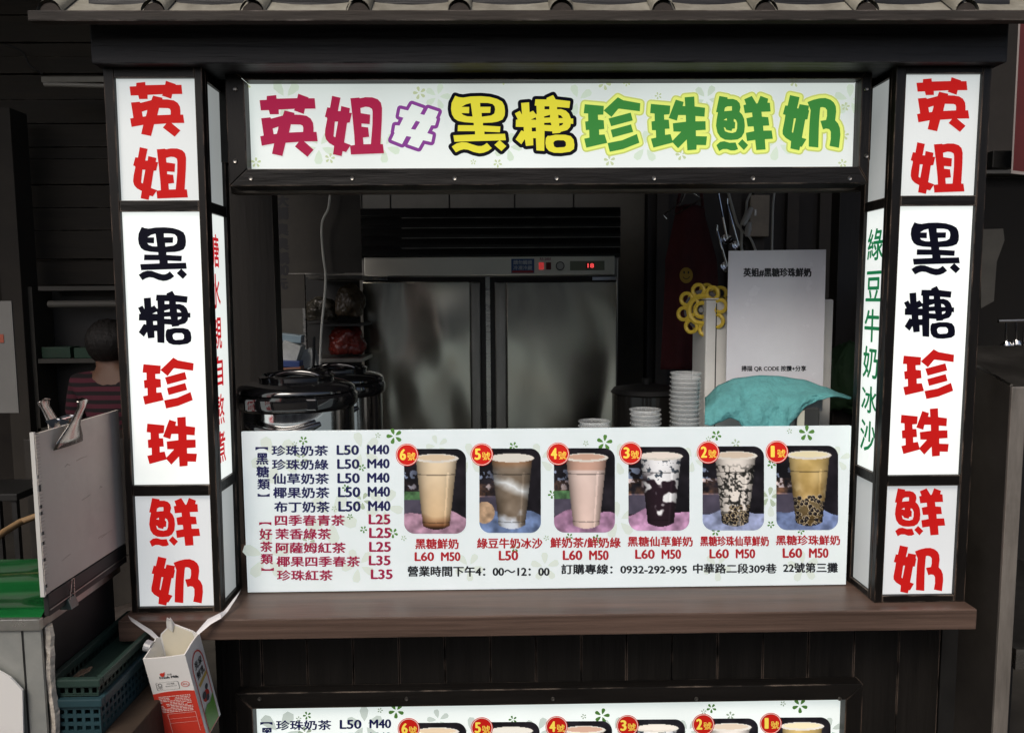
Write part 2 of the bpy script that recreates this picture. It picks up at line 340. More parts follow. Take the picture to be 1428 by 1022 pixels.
# posts
pf = MB(); a = rect(322, 268, 385, 610, .24); a = rect(322, 268, 385, 610, .54); obj('post', pf.box(a[0], a[1], .54, .60, ctz-.079, 2.35), mat('brown post wood', (.016, .0125, .0095, 1), .6, noise=.3, nscale=5, stretch=(3, 3, .3), bump=.3, bscale=12, edge=(.12, .1, .08, 1)), stall)
a = rect(1166, 268, 1200, 610, .62); obj('post', MB().box(a[0], a[1], .62, .68, ctz-.079, 2.35), bpy.data.materials['brown post wood'], stall)
a = rect(322, 256, 1206, 268, .20); obj('inner_rail', MB().box(a[0], a[1], .2, .24, a[2], a[3]), mat('dull brown metal rail', (.16, .14, .12, 1), .4, metal=.7, noise=.3, nscale=3), stall, bevel=.002)
# beam
a = rect(126, 30, 1406, 88, -.03); obj('beam', MB().box(a[0], a[1], -.03, .10, a[2], a[3]+.05), beam_m, stall, bevel=.003)
obj('beam_backing', MB().box(a[0]+.05, a[1]-.05, .13, .17, 1.9, 2.45), black_wood, stall)
# eave board and roof slope, rising away from the viewer
a = rect(38, 14, 1470, 29, -.11); ez0, ez1 = a[2], a[3]; ex0, ex1 = a[0], a[1]
obj('eave_board', MB().box(ex0, ex1, -.11, -.085, ez0, ez1), eave_m, stall, bevel=.003)
obj('soffit', MB().box(ex0+.12, ex1-.1, -.084, .6, ez0+.012, ez0+.02), matt_black, stall)
tile_m = mat('weathered cement tile', (.33, .32, .27, 1), .8, c2=(.14, .13, .105, 1), nscale=9, stretch=(1, 1, 1), bump=.4, bscale=30, dirt=.6)
cap_m = mat('dark tile end', (.028, .022, .018, 1), .85, noise=.3, nscale=20, bump=.3)
sl_ = math.tan(math.radians(40)); rx = [210, 349, 498, 640, 784, 927, 1071, 1213, 1353]
ridx = [P(p, 10, -.10).x for p in rx]; stp = (ridx[-1]-ridx[0])/8
allr = [ridx[0]-stp]+ridx+[ridx[-1]+stp]
L_ = .75
for k in range(len(allr)-1):
    xa, xb = allr[k], allr[k+1]
    for q in range(3):          # three courses of pan tile, each lapping the one below
        y0 = -.083+q*.25; z0 = ez1-.006+(y0+.083)*sl_+.004
        m = MB(); n = 6
        vs = []
        for yy in (y0, y0+.27):
            for i in range(n+1):
                t = i/n; x = xa+.002+(xb-xa-.004)*t; vs.append((x, yy, z0+(yy-y0)*(sl_-.03)+.010*(2*t-1)**2))
        fs = [(i, i+1, n+2+i, n+1+i) for i in range(n)]
        m.add(vs, fs); m.add([(v[0], v[1], v[2]-.012) for v in vs], [f[::-1] for f in fs]); N1 = 2*(n+1)
        m.f += [(i+1, i, N1+i, N1+i+1) for i in range(n)]
        obj('pan_tile', m, tile_m, stall, smooth=True)
for x in allr:
    m = MB(); n = 10
    for q in range(3):
        y0 = -.091+q*.25+ (0 if q == 0 else .01); y1 = y0+.26; r = .027
        z0 = ez1+.002+(y0+.091)*sl_; dz = (y1-y0)*(sl_-.02)
        vs = [(x+r*math.cos(math.pi*i/n), y0, z0+r*1.05*math.sin(math.pi*i/n)) for i in range(n+1)]
        vs += [(v[0], y1, v[2]+dz) for v in vs]
        m.add(vs, [(i, i+1, n+2+i, n+1+i) for i in range(n)])
    rt = obj('ridge_tile', m, tile_m, stall, smooth=True)
    m = MB(); r = .0235
    m.prism([(x+r*math.cos(math.pi*i/n), -.086, ez1+.001+r*1.0*math.sin(math.pi*i/n)) for i in range(n+1)], (0, .02, 0))
    obj('ridge_plug', m, cap_m, stall)

def screw(x, y, z, parent, r=.0045):
    m = MB(); m.lathe([(r*1.25, 0), (r, .002), (r*.35, .0012)], (x, y, z), 10, Matrix.Rotation(math.pi/2, 3, 'X'))
    return obj('screw', m, steel_dark, parent)
def frame4(parent, outer, inner, y0, y1, m_h, m_v, bev=.002):
    """mitred four-piece frame; outer/inner = x0,x1,z0,z1; y0 front"""
    ox0, ox1, oz0, oz1 = outer; ix0, ix1, iz0, iz1 = inner; g = .0006
    d = (0, y1-y0, 0)
    obj('frame_rail', MB().prism([(ox0+g, y0, oz1), (ox1-g, y0, oz1), (ix1-g, y0, iz1), (ix0+g, y0, iz1)], d), m_h, parent, bevel=bev)
    obj('frame_rail', MB().prism([(ox0+g, y0, oz0), (ox1-g, y0, oz0), (ix1-g, y0, iz0), (ix0+g, y0, iz0)], d), m_h, parent, bevel=bev)
    obj('frame_stile', MB().prism([(ox0, y0, oz0+g), (ox0, y0, oz1-g), (ix0, y0, iz1-g), (ix0, y0, iz0+g)], d), m_v, parent, bevel=bev)
    obj('frame_stile', MB().prism([(ox1, y0, oz0+g), (ox1, y0, oz1-g), (ix1, y0, iz1-g), (ix1, y0, iz0+g)], d), m_v, parent, bevel=bev)

# flowers printed on the boards
def flower(m, cx, cy, r, fn, n=5, rot=None):
    rot = random.uniform(0, 6) if rot is None else rot
    for k in range(n):
        a = rot+2*math.pi*k/n; u = Vector((math.cos(a), math.sin(a))); v = Vector((-u.y, u.x)); pts = []
        for s, t_ in ((.18, 0), (.45, .16), (.8, .25), (1, .14), (1.0, -.14), (.8, -.25), (.45, -.16)):
            q = u*s*r+v*t_*r; pts.append(fn(cx+q.x, cy+q.y))
        m.add(pts, [tuple(range(7))])

# ---- header light box
hdr = thing('header_sign', 'long backlit header sign over the serving window with red, yellow and green Chinese lettering', 'sign', tuple(P(765, 172, YH)))
oi = rect(316, 88, 1214, 258, YH-.035); ii = rect(342, 111, 1200, 234, YH-.035)
frame4(hdr, oi, ii, YH-.035, YH+.045, black_wood, black_wood_v)
ip = rect(338, 107, 1204, 238, YH)
obj('sign_panel', MB().box(ip[0], ip[1], YH, YH+.03, ip[2], ip[3]), lit_head, hdr)
for px in (350, 491, 634, 776, 912, 1050, 1185):
    for py in (94.5, 249): s = P(px, py, YH-.036); screw(s.x, s.y, s.z, hdr)
for px, pys in ((328, (125, 225)), (1208, (125, 218))):
    for py in pys: s = P(px, py, YH-.036); screw(s.x, s.y, s.z, hdr)
lf = MB(); lf2 = MB(); fnh = lambda x, y: P(x, y, YH-.0006)
for cx, cy, r in ((585,130,9),(357,227,7),(460,221,7),(345,118,6),(694,228,6),(843,117,9),(874,116,5),(850,224,8),(950,216,8),(918,134,5),(1108,115,7),(1179,149,6),(1177,189,7),(701,113,6),(660,226,4),(1175,228,6)):
    flower(lf, cx, cy, r, fnh)
for cx, cy, r in ((398,138,26),(445,205,24),(610,135,18),(536,205,22),(708,205,20),(806,140,22),(900,205,22),(985,138,20),(1084,200,24),(1185,140,22)): flower(lf2, cx, cy, r, lambda x, y: P(x, y, YH-.0003))
obj('flower_print', lf, pale_ink, hdr)['kind'] = 'stuff'; obj('leaf_print', lf2, pale2_ink, hdr)['kind'] = 'stuff'
HB = [('ying', (362, 131, 443, 219), crimson_ink, None), ('jie', (453, 134, 535.5, 218), crimson_ink, None),
      ('hash', (545.8, 145.6, 611.6, 207), white_ink, ((purple_ink, 4.8),)),
      ('hei', (629, 134, 706, 214), yellow_ink, ((navy_ink, 4.8),)), ('tang', (718, 133, 801, 213.6), yellow_ink, ((navy_ink, 4.8),)),
      ('zhen', (814, 136, 893, 212), green_ink, ((olive_ink, 6.2), (lime_ink, 4.0))), ('zhu', (906.6, 135, 986, 210), green_ink, ((olive_ink, 6.2), (lime_ink, 4.0))),
      ('xian', (998.5, 134, 1077.8, 211), green_ink, ((olive_ink, 6.2), (lime_ink, 4.0))), ('nai', (1091.3, 133, 1172, 210), green_ink, ((olive_ink, 6.2), (lime_ink, 4.0)))]
for key, box, m, rings in HB:
    ch = obj('character', glyph_mb(key, box, YH-.0030), m, hdr)
    for i, (rm, g) in enumerate(rings or ()):
        obj('character_outline', glyph_mb(key, box, YH-.0010-.0009*i, g), rm, ch)

# ---- pillars
GL = ('ying', 'jie', 'hei', 'tang', 'zhen', 'zhu', 'xian', 'nai')
def pillar(side, label, fr, panels, letters, sidecols, depth):
    """fr: pixel quads of the front outline TL,TR,BL,BR; panels: three (TL,TR,BL,BR)"""
    base = P((fr[2][0]+fr[3][0])/2, 850, depth/2); base.z = ctz
    t = thing('light_pillar', label, 'light box', tuple(base), 'light pillars at either end of the counter')
    y0 = 0.0; d = Vector((0, .02, 0)); Z0 = ctz+.001
    A, B, Cc, D = [P(*q, y0) for q in fr]; Cc.z = D.z = Z0
    A.z = B.z = (A.z+B.z)/2
    pq = [[P(*q, y0) for q in pn] for pn in panels]
    for p_ in pq:
        z = (p_[0].z+p_[1].z)/2; p_[0].z = p_[1].z = z; z = (p_[2].z+p_[3].z)/2; p_[2].z = p_[3].z = z
    # stiles (left and right), rails between panels
    lx = lambda z, T, Bt: T.x+(Bt.x-T.x)*(T.z-z)/(T.z-Bt.z)
    iLt, iLb, iRt, iRb = pq[0][0], pq[2][2], pq[0][1], pq[2][3]
    IL = lambda z: lx(z, iLt, iLb); IR = lambda z: lx(z, iRt, iRb)
    zt, zb = A.z, Z0
    obj('frame_stile', MB().prism([A, Vector((IL(zt), y0, zt)), Vector((IL(zb), y0, zb)), Cc], d), black_wood_v, t, bevel=.0018)
    obj('frame_stile', MB().prism([Vector((IR(zt), y0, zt)), B, D, Vector((IR(zb), y0, zb))], d), black_wood_v, t, bevel=.0018)
    rails = [(zt, pq[0][0].z), (pq[0][2].z, pq[1][0].z), (pq[1][2].z, pq[2][0].z), (pq[2][2].z, zb)]
    for ra, rb in rails:
        obj('frame_rail', MB().prism([(IL(ra)+.0007, y0+.001, ra), (IR(ra)-.0007, y0+.001, ra), (IR(rb)-.0007, y0+.001, rb), (IL(rb)+.0007, y0+.001, rb)], (0, .018, 0)), black_wood, t, bevel=.0012)
    mats = (lit_top, lit_mid, lit_low)
    for i in range(3):
        a, b, c_, e = pq[i]
        q = [(IL(a.z)-.006, y0+.012, a.z+.006), (IR(a.z)+.006, y0+.012, a.z+.006), (IR(c_.z)+.006, y0+.012, c_.z-.006), (IL(c_.z)-.006, y0+.012, c_.z-.006)]
        pn = obj('front_panel', MB().prism([Vector(v) for v in q], (0, .0055, 0)), mats[i], t)
    for key, box, inkm in letters:
        cxp = (box[0]+box[2])/2
        obj('character', glyph_mb(key, box, y0+.0112), inkm, t)
    # inner side face, square to the front
    s = -1 if side == 'R' else 1
    xt, xb = (B.x, D.x) if side == 'L' else (A.x, Cc.x)
    X = lambda z: xt+(xb-xt)*(zt-z)/(zt-zb)
    yb = depth; st = .012
    def vbar(ya, yb_, m_, nm, inset=0.0, za=zt, zc=zb, th=.018):
        pts = [Vector((X(za)-s*inset, ya, za)), Vector((X(za)-s*inset, yb_, za)), Vector((X(zc)-s*inset, yb_, zc)), Vector((X(zc)-s*inset, ya, zc))]
        return obj(nm, MB().prism(pts, (-s*th, 0, 0)), m_, t, bevel=.0012 if 'panel' not in nm else 0)
    vbar(.021, .034, black_wood_v, 'side_stile'); vbar(yb-.022, yb, black_wood_v, 'side_stile')
    for ra, rb in rails: vbar(.0345, yb-.0225, black_wood, 'side_rail', .0012, ra, rb)
    for (za, zc), sm in zip(((rails[0][1], rails[1][0]), (rails[1][1], rails[2][0]), (rails[2][1], rails[3][0])), (lit_side, lit_mid, lit_side)):
        vbar(.03, yb-.018, sm, 'side_panel', .009, za+.004, zc-.004, .005)
    # outer side and back boards
    xo_t, xo_b = (A.x, Cc.x) if side == 'L' else (B.x, D.x)
    obj('outer_board', MB().prism([(xo_t, .021, zt), (xo_t, yb, zt), (xo_b, yb, zb), (xo_b, .021, zb)], (s*.012, 0, 0)), black_wood_v, t)
    obj('back_board', MB().prism([(min(xo_t, xt)+.013, yb-.013, zt), (max(xo_t, xt)-.02, yb-.013, zt), (max(xo_b, xb)-.02, yb-.013, zb), (min(xo_b, xb)+.013, yb-.013, zb)], (0, .012, 0)), black_wood_v, t)
    # side brush lettering
    chars, rows, inkm, yc, ww = sidecols
    xs_ = lambda z: X(z)-s*.0084
    for chx, (py0, py1) in zip(chars, rows):
        m = MB(); zz1 = PX(1222 if side == 'R' else 300, py0, X(1.5)).z; zz0 = PX(1222 if side == 'R' else 300, py1, X(1.5)).z
        v, f = text_tris(chx, 0)
        def fn(u, q):
            z = zz0+(zz1-zz0)*q; yy = yc-ww/2+ww*(u if side == 'L' else 1-u); return Vector((xs_(z), yy, z))
        for i, (ex, ey) in enumerate(((.02, 0), (-.02, 0), (0, .015), (0, -.015))):
            m.add([fn(a_+ex, b_+ey)+Vector((s*.00006*i, 0, 0)) for a_, b_ in v], f)
        obj('side_character', m, inkm, t)
    # dark pedestal with chipped edge at the foot
    return t
LB = [('ying', (180.6, 113, 257, 191), red_ink), ('jie', (185.6, 205.5, 262, 279), red_ink), ('hei', (192.5, 316.5, 261, 392), navy_ink),
      ('tang', (192.5, 405.5, 267, 481), navy_ink), ('zhen', (198.7, 498.6, 270, 569.5), red_ink), ('zhu', (204.4, 581, 274.6, 650.4), red_ink),
      ('xian', (208, 694, 279, 762), red_ink), ('nai', (211, 775.6, 283, 844), red_ink)]
RB = [('ying', (1278, 108, 1351.7, 184.3), red_ink), ('jie', (1270, 198.7, 1345, 270.6), red_ink), ('hei', (1270, 310, 1339, 384), navy_ink),
      ('tang', (1260.6, 398.8, 1332, 472.4), navy_ink), ('zhen', (1259, 487, 1330.5, 556.3), red_ink), ('zhu', (1256, 569, 1323, 636.3), red_ink),
      ('xian', (1248, 680.5, 1318, 747.3), red_ink), ('nai', (1246, 760, 1315.4, 827), red_ink)]
pillar('L', 'left backlit pillar light box with red and black lettering, milk carton hanging below it',
       ((143, 92), (281, 94), (184, 853), (308, 852)),
       (((158, 107.5), (270.7, 109), (166.8, 279.5), (277.5, 279.5)), ((168, 295), (278.3, 295), (185, 676.8), (291, 676.8)), ((186.6, 691.6), (293, 691.6), (192, 847), (298, 847))),
       LB, ('糖水親自熬煮', ((326, 372), (382, 430), (442, 488), (499, 542), (554, 598), (608, 654)), red_brush, .062, .058), .155)
pillar('R', 'right backlit pillar light box with green brush lettering on its inner side',
       ((1251, 88), (1384, 86), (1219, 846), (1345, 842)),
       (((1264.5, 102.7), (1371.4, 102), (1255.7, 273), (1365.5, 272.4)), ((1254.5, 287), (1364.8, 287), (1239, 663), (1340.5, 663)), ((1236.5, 677.6), (1338.5, 677.6), (1230.8, 831), (1331, 829.5))),
       RB, ('綠豆牛奶冰沙', ((318, 362), (378, 420), (432, 478), (485, 530), (542, 580), (592, 636)), green_brush, .085, .075), .155)

# ---- menu board (same print used for the lower box)
m0 = P(340, 602, YM); m1 = P(1183, 594, YM); b0 = P(340, 825.6, YM); b1 = P(1183, 815, YM)
MX0, MX1, MZ1, MZ0 = (P(335.5, 602, YM).x+P(346.3, 825, YM).x)/2, (P(1188, 593, YM).x+P(1179, 815, YM).x)/2, (m0.z+m1.z)/2, (b0.z+b1.z)/2
MZ0 = max(MZ0, ctz+.003)
def inkd(name, r, g, b): return mat(name, col(r, g, b), .4)
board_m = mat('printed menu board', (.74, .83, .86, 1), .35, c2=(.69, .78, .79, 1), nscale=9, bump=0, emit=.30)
navy_d = inkd('navy print', 26, 28, 78); maroon_d = inkd('maroon print', 150, 24, 66); red_d = inkd('red print', 165, 30, 40)
black_d = inkd('black print', 22, 24, 30); badge_d = inkd('badge red print', 196, 34, 26); badge_w = inkd('badge ring print', 235, 215, 205); gold_d = inkd('yellow print', 250, 225, 90)
leafg_d = inkd('green flower print', 84, 130, 60); leafp_d = inkd('pale leaf print flat', 200, 214, 200); leafq_d = inkd('grey flower print', 165, 182, 160)
def vnoise(h, w, sc, seed):
    r = np.random.RandomState(seed); gh, gw = int(h/sc)+3, int(w/sc)+3; g = r.rand(gh, gw)
    yy, xx = np.mgrid[0:h, 0:w]/sc; i = yy.astype(int); j = xx.astype(int); fy = yy-i; fx = xx-j
    fy = fy*fy*(3-2*fy); fx = fx*fx*(3-2*fx)
    return (g[i, j]*(1-fy)*(1-fx)+g[i+1, j]*fy*(1-fx)+g[i, j+1]*(1-fy)*fx+g[i+1, j+1]*fy*fx)
def fbm(h, w, sc, seed): return (vnoise(h, w, sc, seed)+.5*vnoise(h, w, sc/2, seed+1)+.25*vnoise(h, w, sc/4, seed+2))/1.75
def cup_print(kind):
    """pixels of a printed drink picture, as colours of a fine grid"""
    h, w_ = 125, 91; yy, xx = np.mgrid[0:h, 0:w_]; u = xx/(w_-1); v = yy/(h-1)
    bgd = np.zeros((h, w_, 3)); n1 = fbm(h, w_, 16, 10+kind); n2 = fbm(h, w_, 7, 40+kind)
    bgd[:] = (16, 15, 20); bgd += (n1[..., None]*34-10)*np.array([1, .9, 1.0])
    left = np.clip(1-(u/.38), 0, 1)
    band = ((v > .38) & (v < .58))[..., None]*left[..., None]
    bgd += band*np.array([120, 80, 45])*np.clip(n2*2-.6, 0, 1)[..., None]*(1 if kind != 6 else .5)
    bgd += ((v > .25) & (v < .5) & (n2 > .58))[..., None]*left[..., None]*np.array([110, 125, 145])
    bgd += ((v > .56) & (v < .8))[..., None]*(u < .42)[..., None]*np.array([48, 46, 55])
    if kind in (6, 4): bgd = np.where(((v > .5) & (v < .6) & (u < .33))[..., None], np.array([70, 105, 70])*(.5+n2[..., None]), bgd)
    cl = {6: (196, 156, 180), 5: (120, 144, 190), 4: (196, 150, 188), 3: (208, 160, 200), 2: (164, 176, 214), 1: (132, 152, 200)}[kind]
    ct = .80-.06*np.sin(u*math.pi)-.03*np.cos(u*9+kind)
    sh = (.82+.35*(fbm(h, w_, 12, 5+kind)-.5)*2)
    bgd = np.where((v > ct)[..., None], np.array(cl)*sh[..., None], bgd)
    if kind == 5: bgd = np.where((((u-.08)/.17)**2+((v-.76)/.13)**2 < 1)[..., None], np.array([190, 160, 130])*(.6+.5*n2[..., None]), bgd)
    # cup: wide rim, tapering
    cxx = .53 if kind != 6 else .52
    hw = .335-.125*np.clip((v-.09)/.86, 0, 1); d = (u-cxx)/hw
    bot = .955-.045*(d**2); inn = (np.abs(d) < 1) & (v > .10) & (v < bot)
    F = fbm(h, w_, 22, 70+kind*3); sw = fbm(h, w_, 15, 90+kind); fine = fbm(h, w_, 6, 120+kind)
    V_ = v[..., None]
    if kind == 6:
        c_ = np.array([212, 198, 172])*(1-V_)+np.array([198, 168, 128])*V_; c_ = c_+(F[..., None]-.5)*25
        t = np.clip((v-.78)*7+(F-.5)*.8, 0, 1)[..., None]; c_ = c_*(1-t)+np.array([112, 70, 42])*t; t = np.clip((v-.90)*25, 0, 1)[..., None]; c_ = c_*(1-t*.7)
    elif kind == 5:
        c_ = np.array([112, 100, 86])+(F[..., None]-.5)*70
        t = np.clip(1-np.abs(v-(.38+.28*(u-.3)+.10*(sw-.5)))*9, 0, 1)[..., None]; c_ = c_*(1-t)+np.array([206, 212, 214])*t
        t = np.clip((v-.80)*9+(sw-.5)*3, 0, 1)[..., None]; c_ = c_*(1-t)+np.array([190, 198, 208])*t
        t = np.clip(1-np.abs(v-.16)*12, 0, 1)[..., None]*.6; c_ = c_*(1-t)+np.array([160, 110, 70])*t
    elif kind == 4:
        c_ = np.array([206, 188, 180])*(1-V_)+np.array([202, 178, 168])*V_; c_ = c_+(F[..., None]-.5)*22
        c_ = np.where(V_ < .26, c_*.82+np.array([20, 0, -10]), c_)
    elif kind == 3:
        c_ = np.array([222, 224, 226])+(F[..., None]-.5)*24
        dk = np.clip((sw+.75*(v-.5)-.47)*12, 0, 1)*np.clip((v-.28)*8, 0, 1); c_ = c_*(1-dk[..., None])+np.array([34, 22, 30])*dk[..., None]
        dk = ((v > .15) & (v < .4) & (fine > .62))[..., None]; c_ = np.where(dk, np.array([70, 80, 90]), c_)
    elif kind == 2:
        c_ = np.array([206, 200, 192])+(F[..., None]-.5)*30
        rid = np.abs(fbm(h, w_, 12, 300)-.5); dk = np.clip((.055-rid)*40, 0, 1)*np.clip((v-.2)*9, 0, 1); dk = np.maximum(dk, np.clip((fine-.6)*12, 0, 1)*(v > .22))
        c_ = c_*(1-dk[..., None])+np.array([34, 34, 32])*dk[..., None]
    else:
        c_ = np.array([196, 172, 112])*(1-V_)+np.array([140, 112, 66])*V_; c_ = c_+(F[..., None]-.45)*80
        t = np.clip((sw-.5)*6, 0, 1)*np.clip(1-np.abs(v-.6)*5, 0, 1); c_ = c_*(1-t[..., None])+np.array([216, 196, 150])*t[..., None]
    if kind in (1, 2):
        r = np.random.RandomState(kind+5); t0 = .60 if kind == 1 else .72
        c_ = np.where(V_ > t0+.06, c_*.55, c_)
        for _ in range(58 if kind == 1 else 42):
            a_, b_ = r.uniform(.28, .80), r.uniform(t0, .95); k_ = r.uniform(.72, .95)
            e = (((u-a_)/.040)**2+((v-b_)/.028)**2)/k_**2+(fine-.5)*.3
            c_ = np.where((e < 1.45)[..., None] & (e > 1)[..., None], np.array([176, 160, 130]), c_)
            c_ = np.where((e <= 1)[..., None], np.array([20, 16, 18])+np.clip(.25-((u-a_+.012)/.03)**2-((v-b_+.01)/.02)**2, 0, 1)[..., None]*260, c_)
    shade = (1-.42*np.abs(d)**4)*(1+.07*np.cos(d*3)); c_ = c_*shade[..., None]
    c_ = np.where((np.abs(d-.62) < .06)[..., None] & (V_ > .28), c_*1.10+8, c_)
    c_ = np.where((np.abs(v-.30-.012*(1-d**2)) < .006)[..., None], c_*.6, c_)
    c_ = np.where((np.abs(v-.865-.012*(1-d**2)) < .006)[..., None], c_*.7, c_)
    im = np.where(inn[..., None], c_, bgd)
    # rim ellipse
    e = ((u-cxx)/.36)**2+((v-.112)/.052)**2
    top = {6: (208, 188, 160), 5: (212, 210, 200), 4: (194, 158, 138), 3: (226, 216, 206), 2: (206, 190, 170), 1: (222, 212, 176)}[kind]
    im = np.where((e < 1)[..., None], np.array([222, 218, 208])*(.9+.1*n1[..., None]), im)
    e2 = ((u-cxx)/.31)**2+((v-.104)/.034)**2
    im = np.where((e2 < 1)[..., None], np.array(top), im)
    im = np.clip(im, 0, 255)/255; im = np.where(im <= .04045, im/12.92, ((im+.055)/1.055)**2.4)
    return im
pic_m = bpy.data.materials.new('drink picture print'); pic_m.use_nodes = True
_n = pic_m.node_tree; _a = _n.nodes.new('ShaderNodeVertexColor'); _a.layer_name = 'print'
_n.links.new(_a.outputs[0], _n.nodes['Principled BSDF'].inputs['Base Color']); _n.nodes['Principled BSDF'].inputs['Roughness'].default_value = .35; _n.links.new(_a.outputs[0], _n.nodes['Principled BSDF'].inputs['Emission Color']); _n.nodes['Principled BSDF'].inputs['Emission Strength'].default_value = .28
pic_l = pic_m.copy(); pic_l.name = 'drink picture backlit print'
_n = pic_l.node_tree; _a = _n.nodes['Color Attribute'] if 'Color Attribute' in _n.nodes else [x for x in _n.nodes if x.type == 'VERTEX_COLOR'][0]
_n.links.new(_a.outputs[0], _n.nodes['Principled BSDF'].inputs['Emission Color']); _n.nodes['Principled BSDF'].inputs['Emission Strength'].default_value = .6

def s1(b): return tuple(v/4.258+(335, 590)[i % 2] for i, v in enumerate(b))
def s2(b): return tuple(v/4.258+(540, 590)[i % 2] for i, v in enumerate(b))
def s3(b): return tuple(v/4.258+(860, 590)[i % 2] for i, v in enumerate(b))
def menu(parent, lit, dx=0.0, yoff=0.0, dz=0.0):
    """print of the menu, placed on the plane of the panel"""
    Y = YM
    def fn_(lay): return lambda x, y: P(x, y, Y-lay) + Vector((dx, yoff, dz))
    mm = {}
    for k, m_, rgb in (('navy', navy_d, (26, 28, 78)), ('maroon', maroon_d, (150, 24, 66)), ('red', red_d, (165, 30, 40)), ('black', black_d, (22, 24, 30)), ('badge', badge_d, (206, 34, 26)), ('ring', badge_w, (235, 215, 205)), ('gold', gold_d, (250, 225, 90)), ('leafg', leafg_d, (84, 130, 60)), ('leafp', leafp_d, (210, 222, 214)), ('leafq', leafq_d, (172, 188, 166))):
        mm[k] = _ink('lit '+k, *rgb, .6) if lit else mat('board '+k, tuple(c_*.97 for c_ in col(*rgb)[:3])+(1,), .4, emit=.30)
    F1, F2, F3, F4 = fn_(.0004), fn_(.0008), fn_(.0012), fn_(.0016)
    # leaf circles and flowers
    lm = MB(); n = 20; rr = random.Random(3)
    for cx, cy, r in ((384,640,34),(462,722,36),(372,775,34),(505,628,26),(536,706,26),(610,622,16),(500,788,24),(655,640,22),(752,640,22),(860,640,22),(862,725,26),(760,790,20),(966,640,18),(1000,790,20),(1074,700,20),(1120,790,22),(1168,640,18),(654,790,20)): flower(lm, cx, cy, r, fn_(.0002))
    obj('leaf_print', lm, mm['leafp'], parent)['kind'] = 'stuff'
    fg = MB(); fq = MB()
    for cx, cy, r in ((550,608,11),(423,614,6),(843,617,11),(1125,604,11),(999,607,7),(505,652,5),(482,680,5),(548,743,7),(507,738,5),(488,720,4),(770,689,6),(716,622,6),(1075,795,0),(718,764,6),(832,751,6),(794,748,5),(998,741,6),(1076,647,6),(1117,740,5),(1075,731,5)):
        if r: flower(fg, cx, cy, r, F1)
    for cx, cy, r in ((527,607,4),(411,619,4),(817,618,4),(988,612,4),(1101,601,4),(466,709,4),(1073,693,14),(505,698,12),(762,750,4),(563,750,4),(1026,618,6),(420,640,10),(430,755,9)):
        flower(fq, cx, cy, r, F1)
    obj('flower_print', fg, mm['leafg'], parent)['kind'] = 'stuff'; obj('flower_print', fq, mm['leafq'], parent)['kind'] = 'stuff'
    rows = [('珍珠奶茶', 188, 520, 132, 192, 575, 755), ('珍珠奶綠', 190, 522, 215, 275, 578, 757), ('仙草奶茶', 193, 525, 298, 360, 580, 757), ('椰果奶茶', 197, 528, 380, 443, 583, 760), ('布丁奶茶', 203, 530, 465, 528, 585, 762)]
    for s, a, b, t, u, l, q in rows:
        m = MB(); text_into(m, s, s1((a, t, b, u)), F2, .022); text_into(m, 'L50', s1((l, t-1, l+127, u-6)), F2, .03); text_into(m, 'M40', s1((q, t-3, q+127, u-9)), F2, .03)
        obj('menu_line', m, mm['navy'], parent)
    rows = [('四季春青茶', 207, 620, 545, 607, 'L25', 765), ('茉香綠茶', 210, 538, 625, 688, 'L25', 768), ('阿薩姆紅茶', 213, 625, 708, 770, 'L25', 768), ('椰果四季春茶', 217, 710, 790, 850, 'L35', 766), ('珍珠紅茶', 220, 548, 872, 932, 'L35', 778)]
    for s, a, b, t, u, pr, q in rows:
        m = MB(); text_into(m, s, s1((a, t, b, u)), F2, .022); text_into(m, pr, s1((q, t-4, q+124, u-9)), F2, .03)
        obj('menu_line', m, mm['maroon'], parent)
    for k, lst, (xa, xb, ya, yb), (xc, xd, yc_, yd) in (
        ('navy', (('黑', 97, 165, 178, 245), ('糖', 97, 170, 255, 320), ('類', 103, 175, 330, 392)), (90, 165, 141, 160), (103, 175, 416, 435)),
        ('maroon', (('好', 115, 188, 625, 690), ('茶', 120, 190, 702, 762), ('類', 123, 193, 775, 835)), (112, 185, 587, 605), (125, 200, 856, 875))):
        m = MB()
        for s, a, b, t, u in lst: text_into(m, s, s1((a, t, b, u)), F2, .022)
        for x0, x1, y0, y1, dn in ((xa, xb, ya, yb, 1), (xc, xd, yc_, yd, -1)):
            q = [s1((x, y))[:2] for x, y in ((x0, y1 if dn > 0 else y0), (x0, y0 if dn > 0 else y1), (x1, y0 if dn > 0 else y1), (x1, y1 if dn > 0 else y0), ((x0*.3+x1*.7), (y0+y1)/2), ((x0*.7+x1*.3), (y0+y1)/2))]
            m.add([F2(*p_) for p_ in q], [tuple(range(6))])
        obj('menu_heading', m, mm[k], parent)
    pics = [(6, s2((100, 152, 468, 655)), s2((118, 188))), (5, s2((547, 150, 912, 650)), s2((562, 186))), (4, s2((990, 148, 1352, 648)), s2((1015, 182))),
            (3, s3((70, 140, 432, 637)), s3((83, 178))), (2, s3((510, 137, 875, 635)), s3((543, 173))), (1, s3((948, 133, 1315, 633)), s3((952, 170)))]
    for kind, (x0, y0, x1, y1), (bx, by) in pics:
        if ('pic', kind) in _tc: im = _tc[('pic', kind)]
        else: im = _tc[('pic', kind)] = cup_print(kind)
        h, w_ = im.shape[:2]; m = MB(); R_ = 15; vs = []
        for i in range(h):
            for j in range(w_):
                x = x0+(x1-x0)*j/(w_-1); y = y0+(y1-y0)*i/(h-1)
                cx = min(max(x, x0+R_), x1-R_); cy = min(max(y, y0+R_), y1-R_); dx_, dy_ = x-cx, y-cy; L = math.hypot(dx_, dy_)
                if L > R_: x = cx+dx_*R_/L; y = cy+dy_*R_/L
                vs.append(F2(x, y))
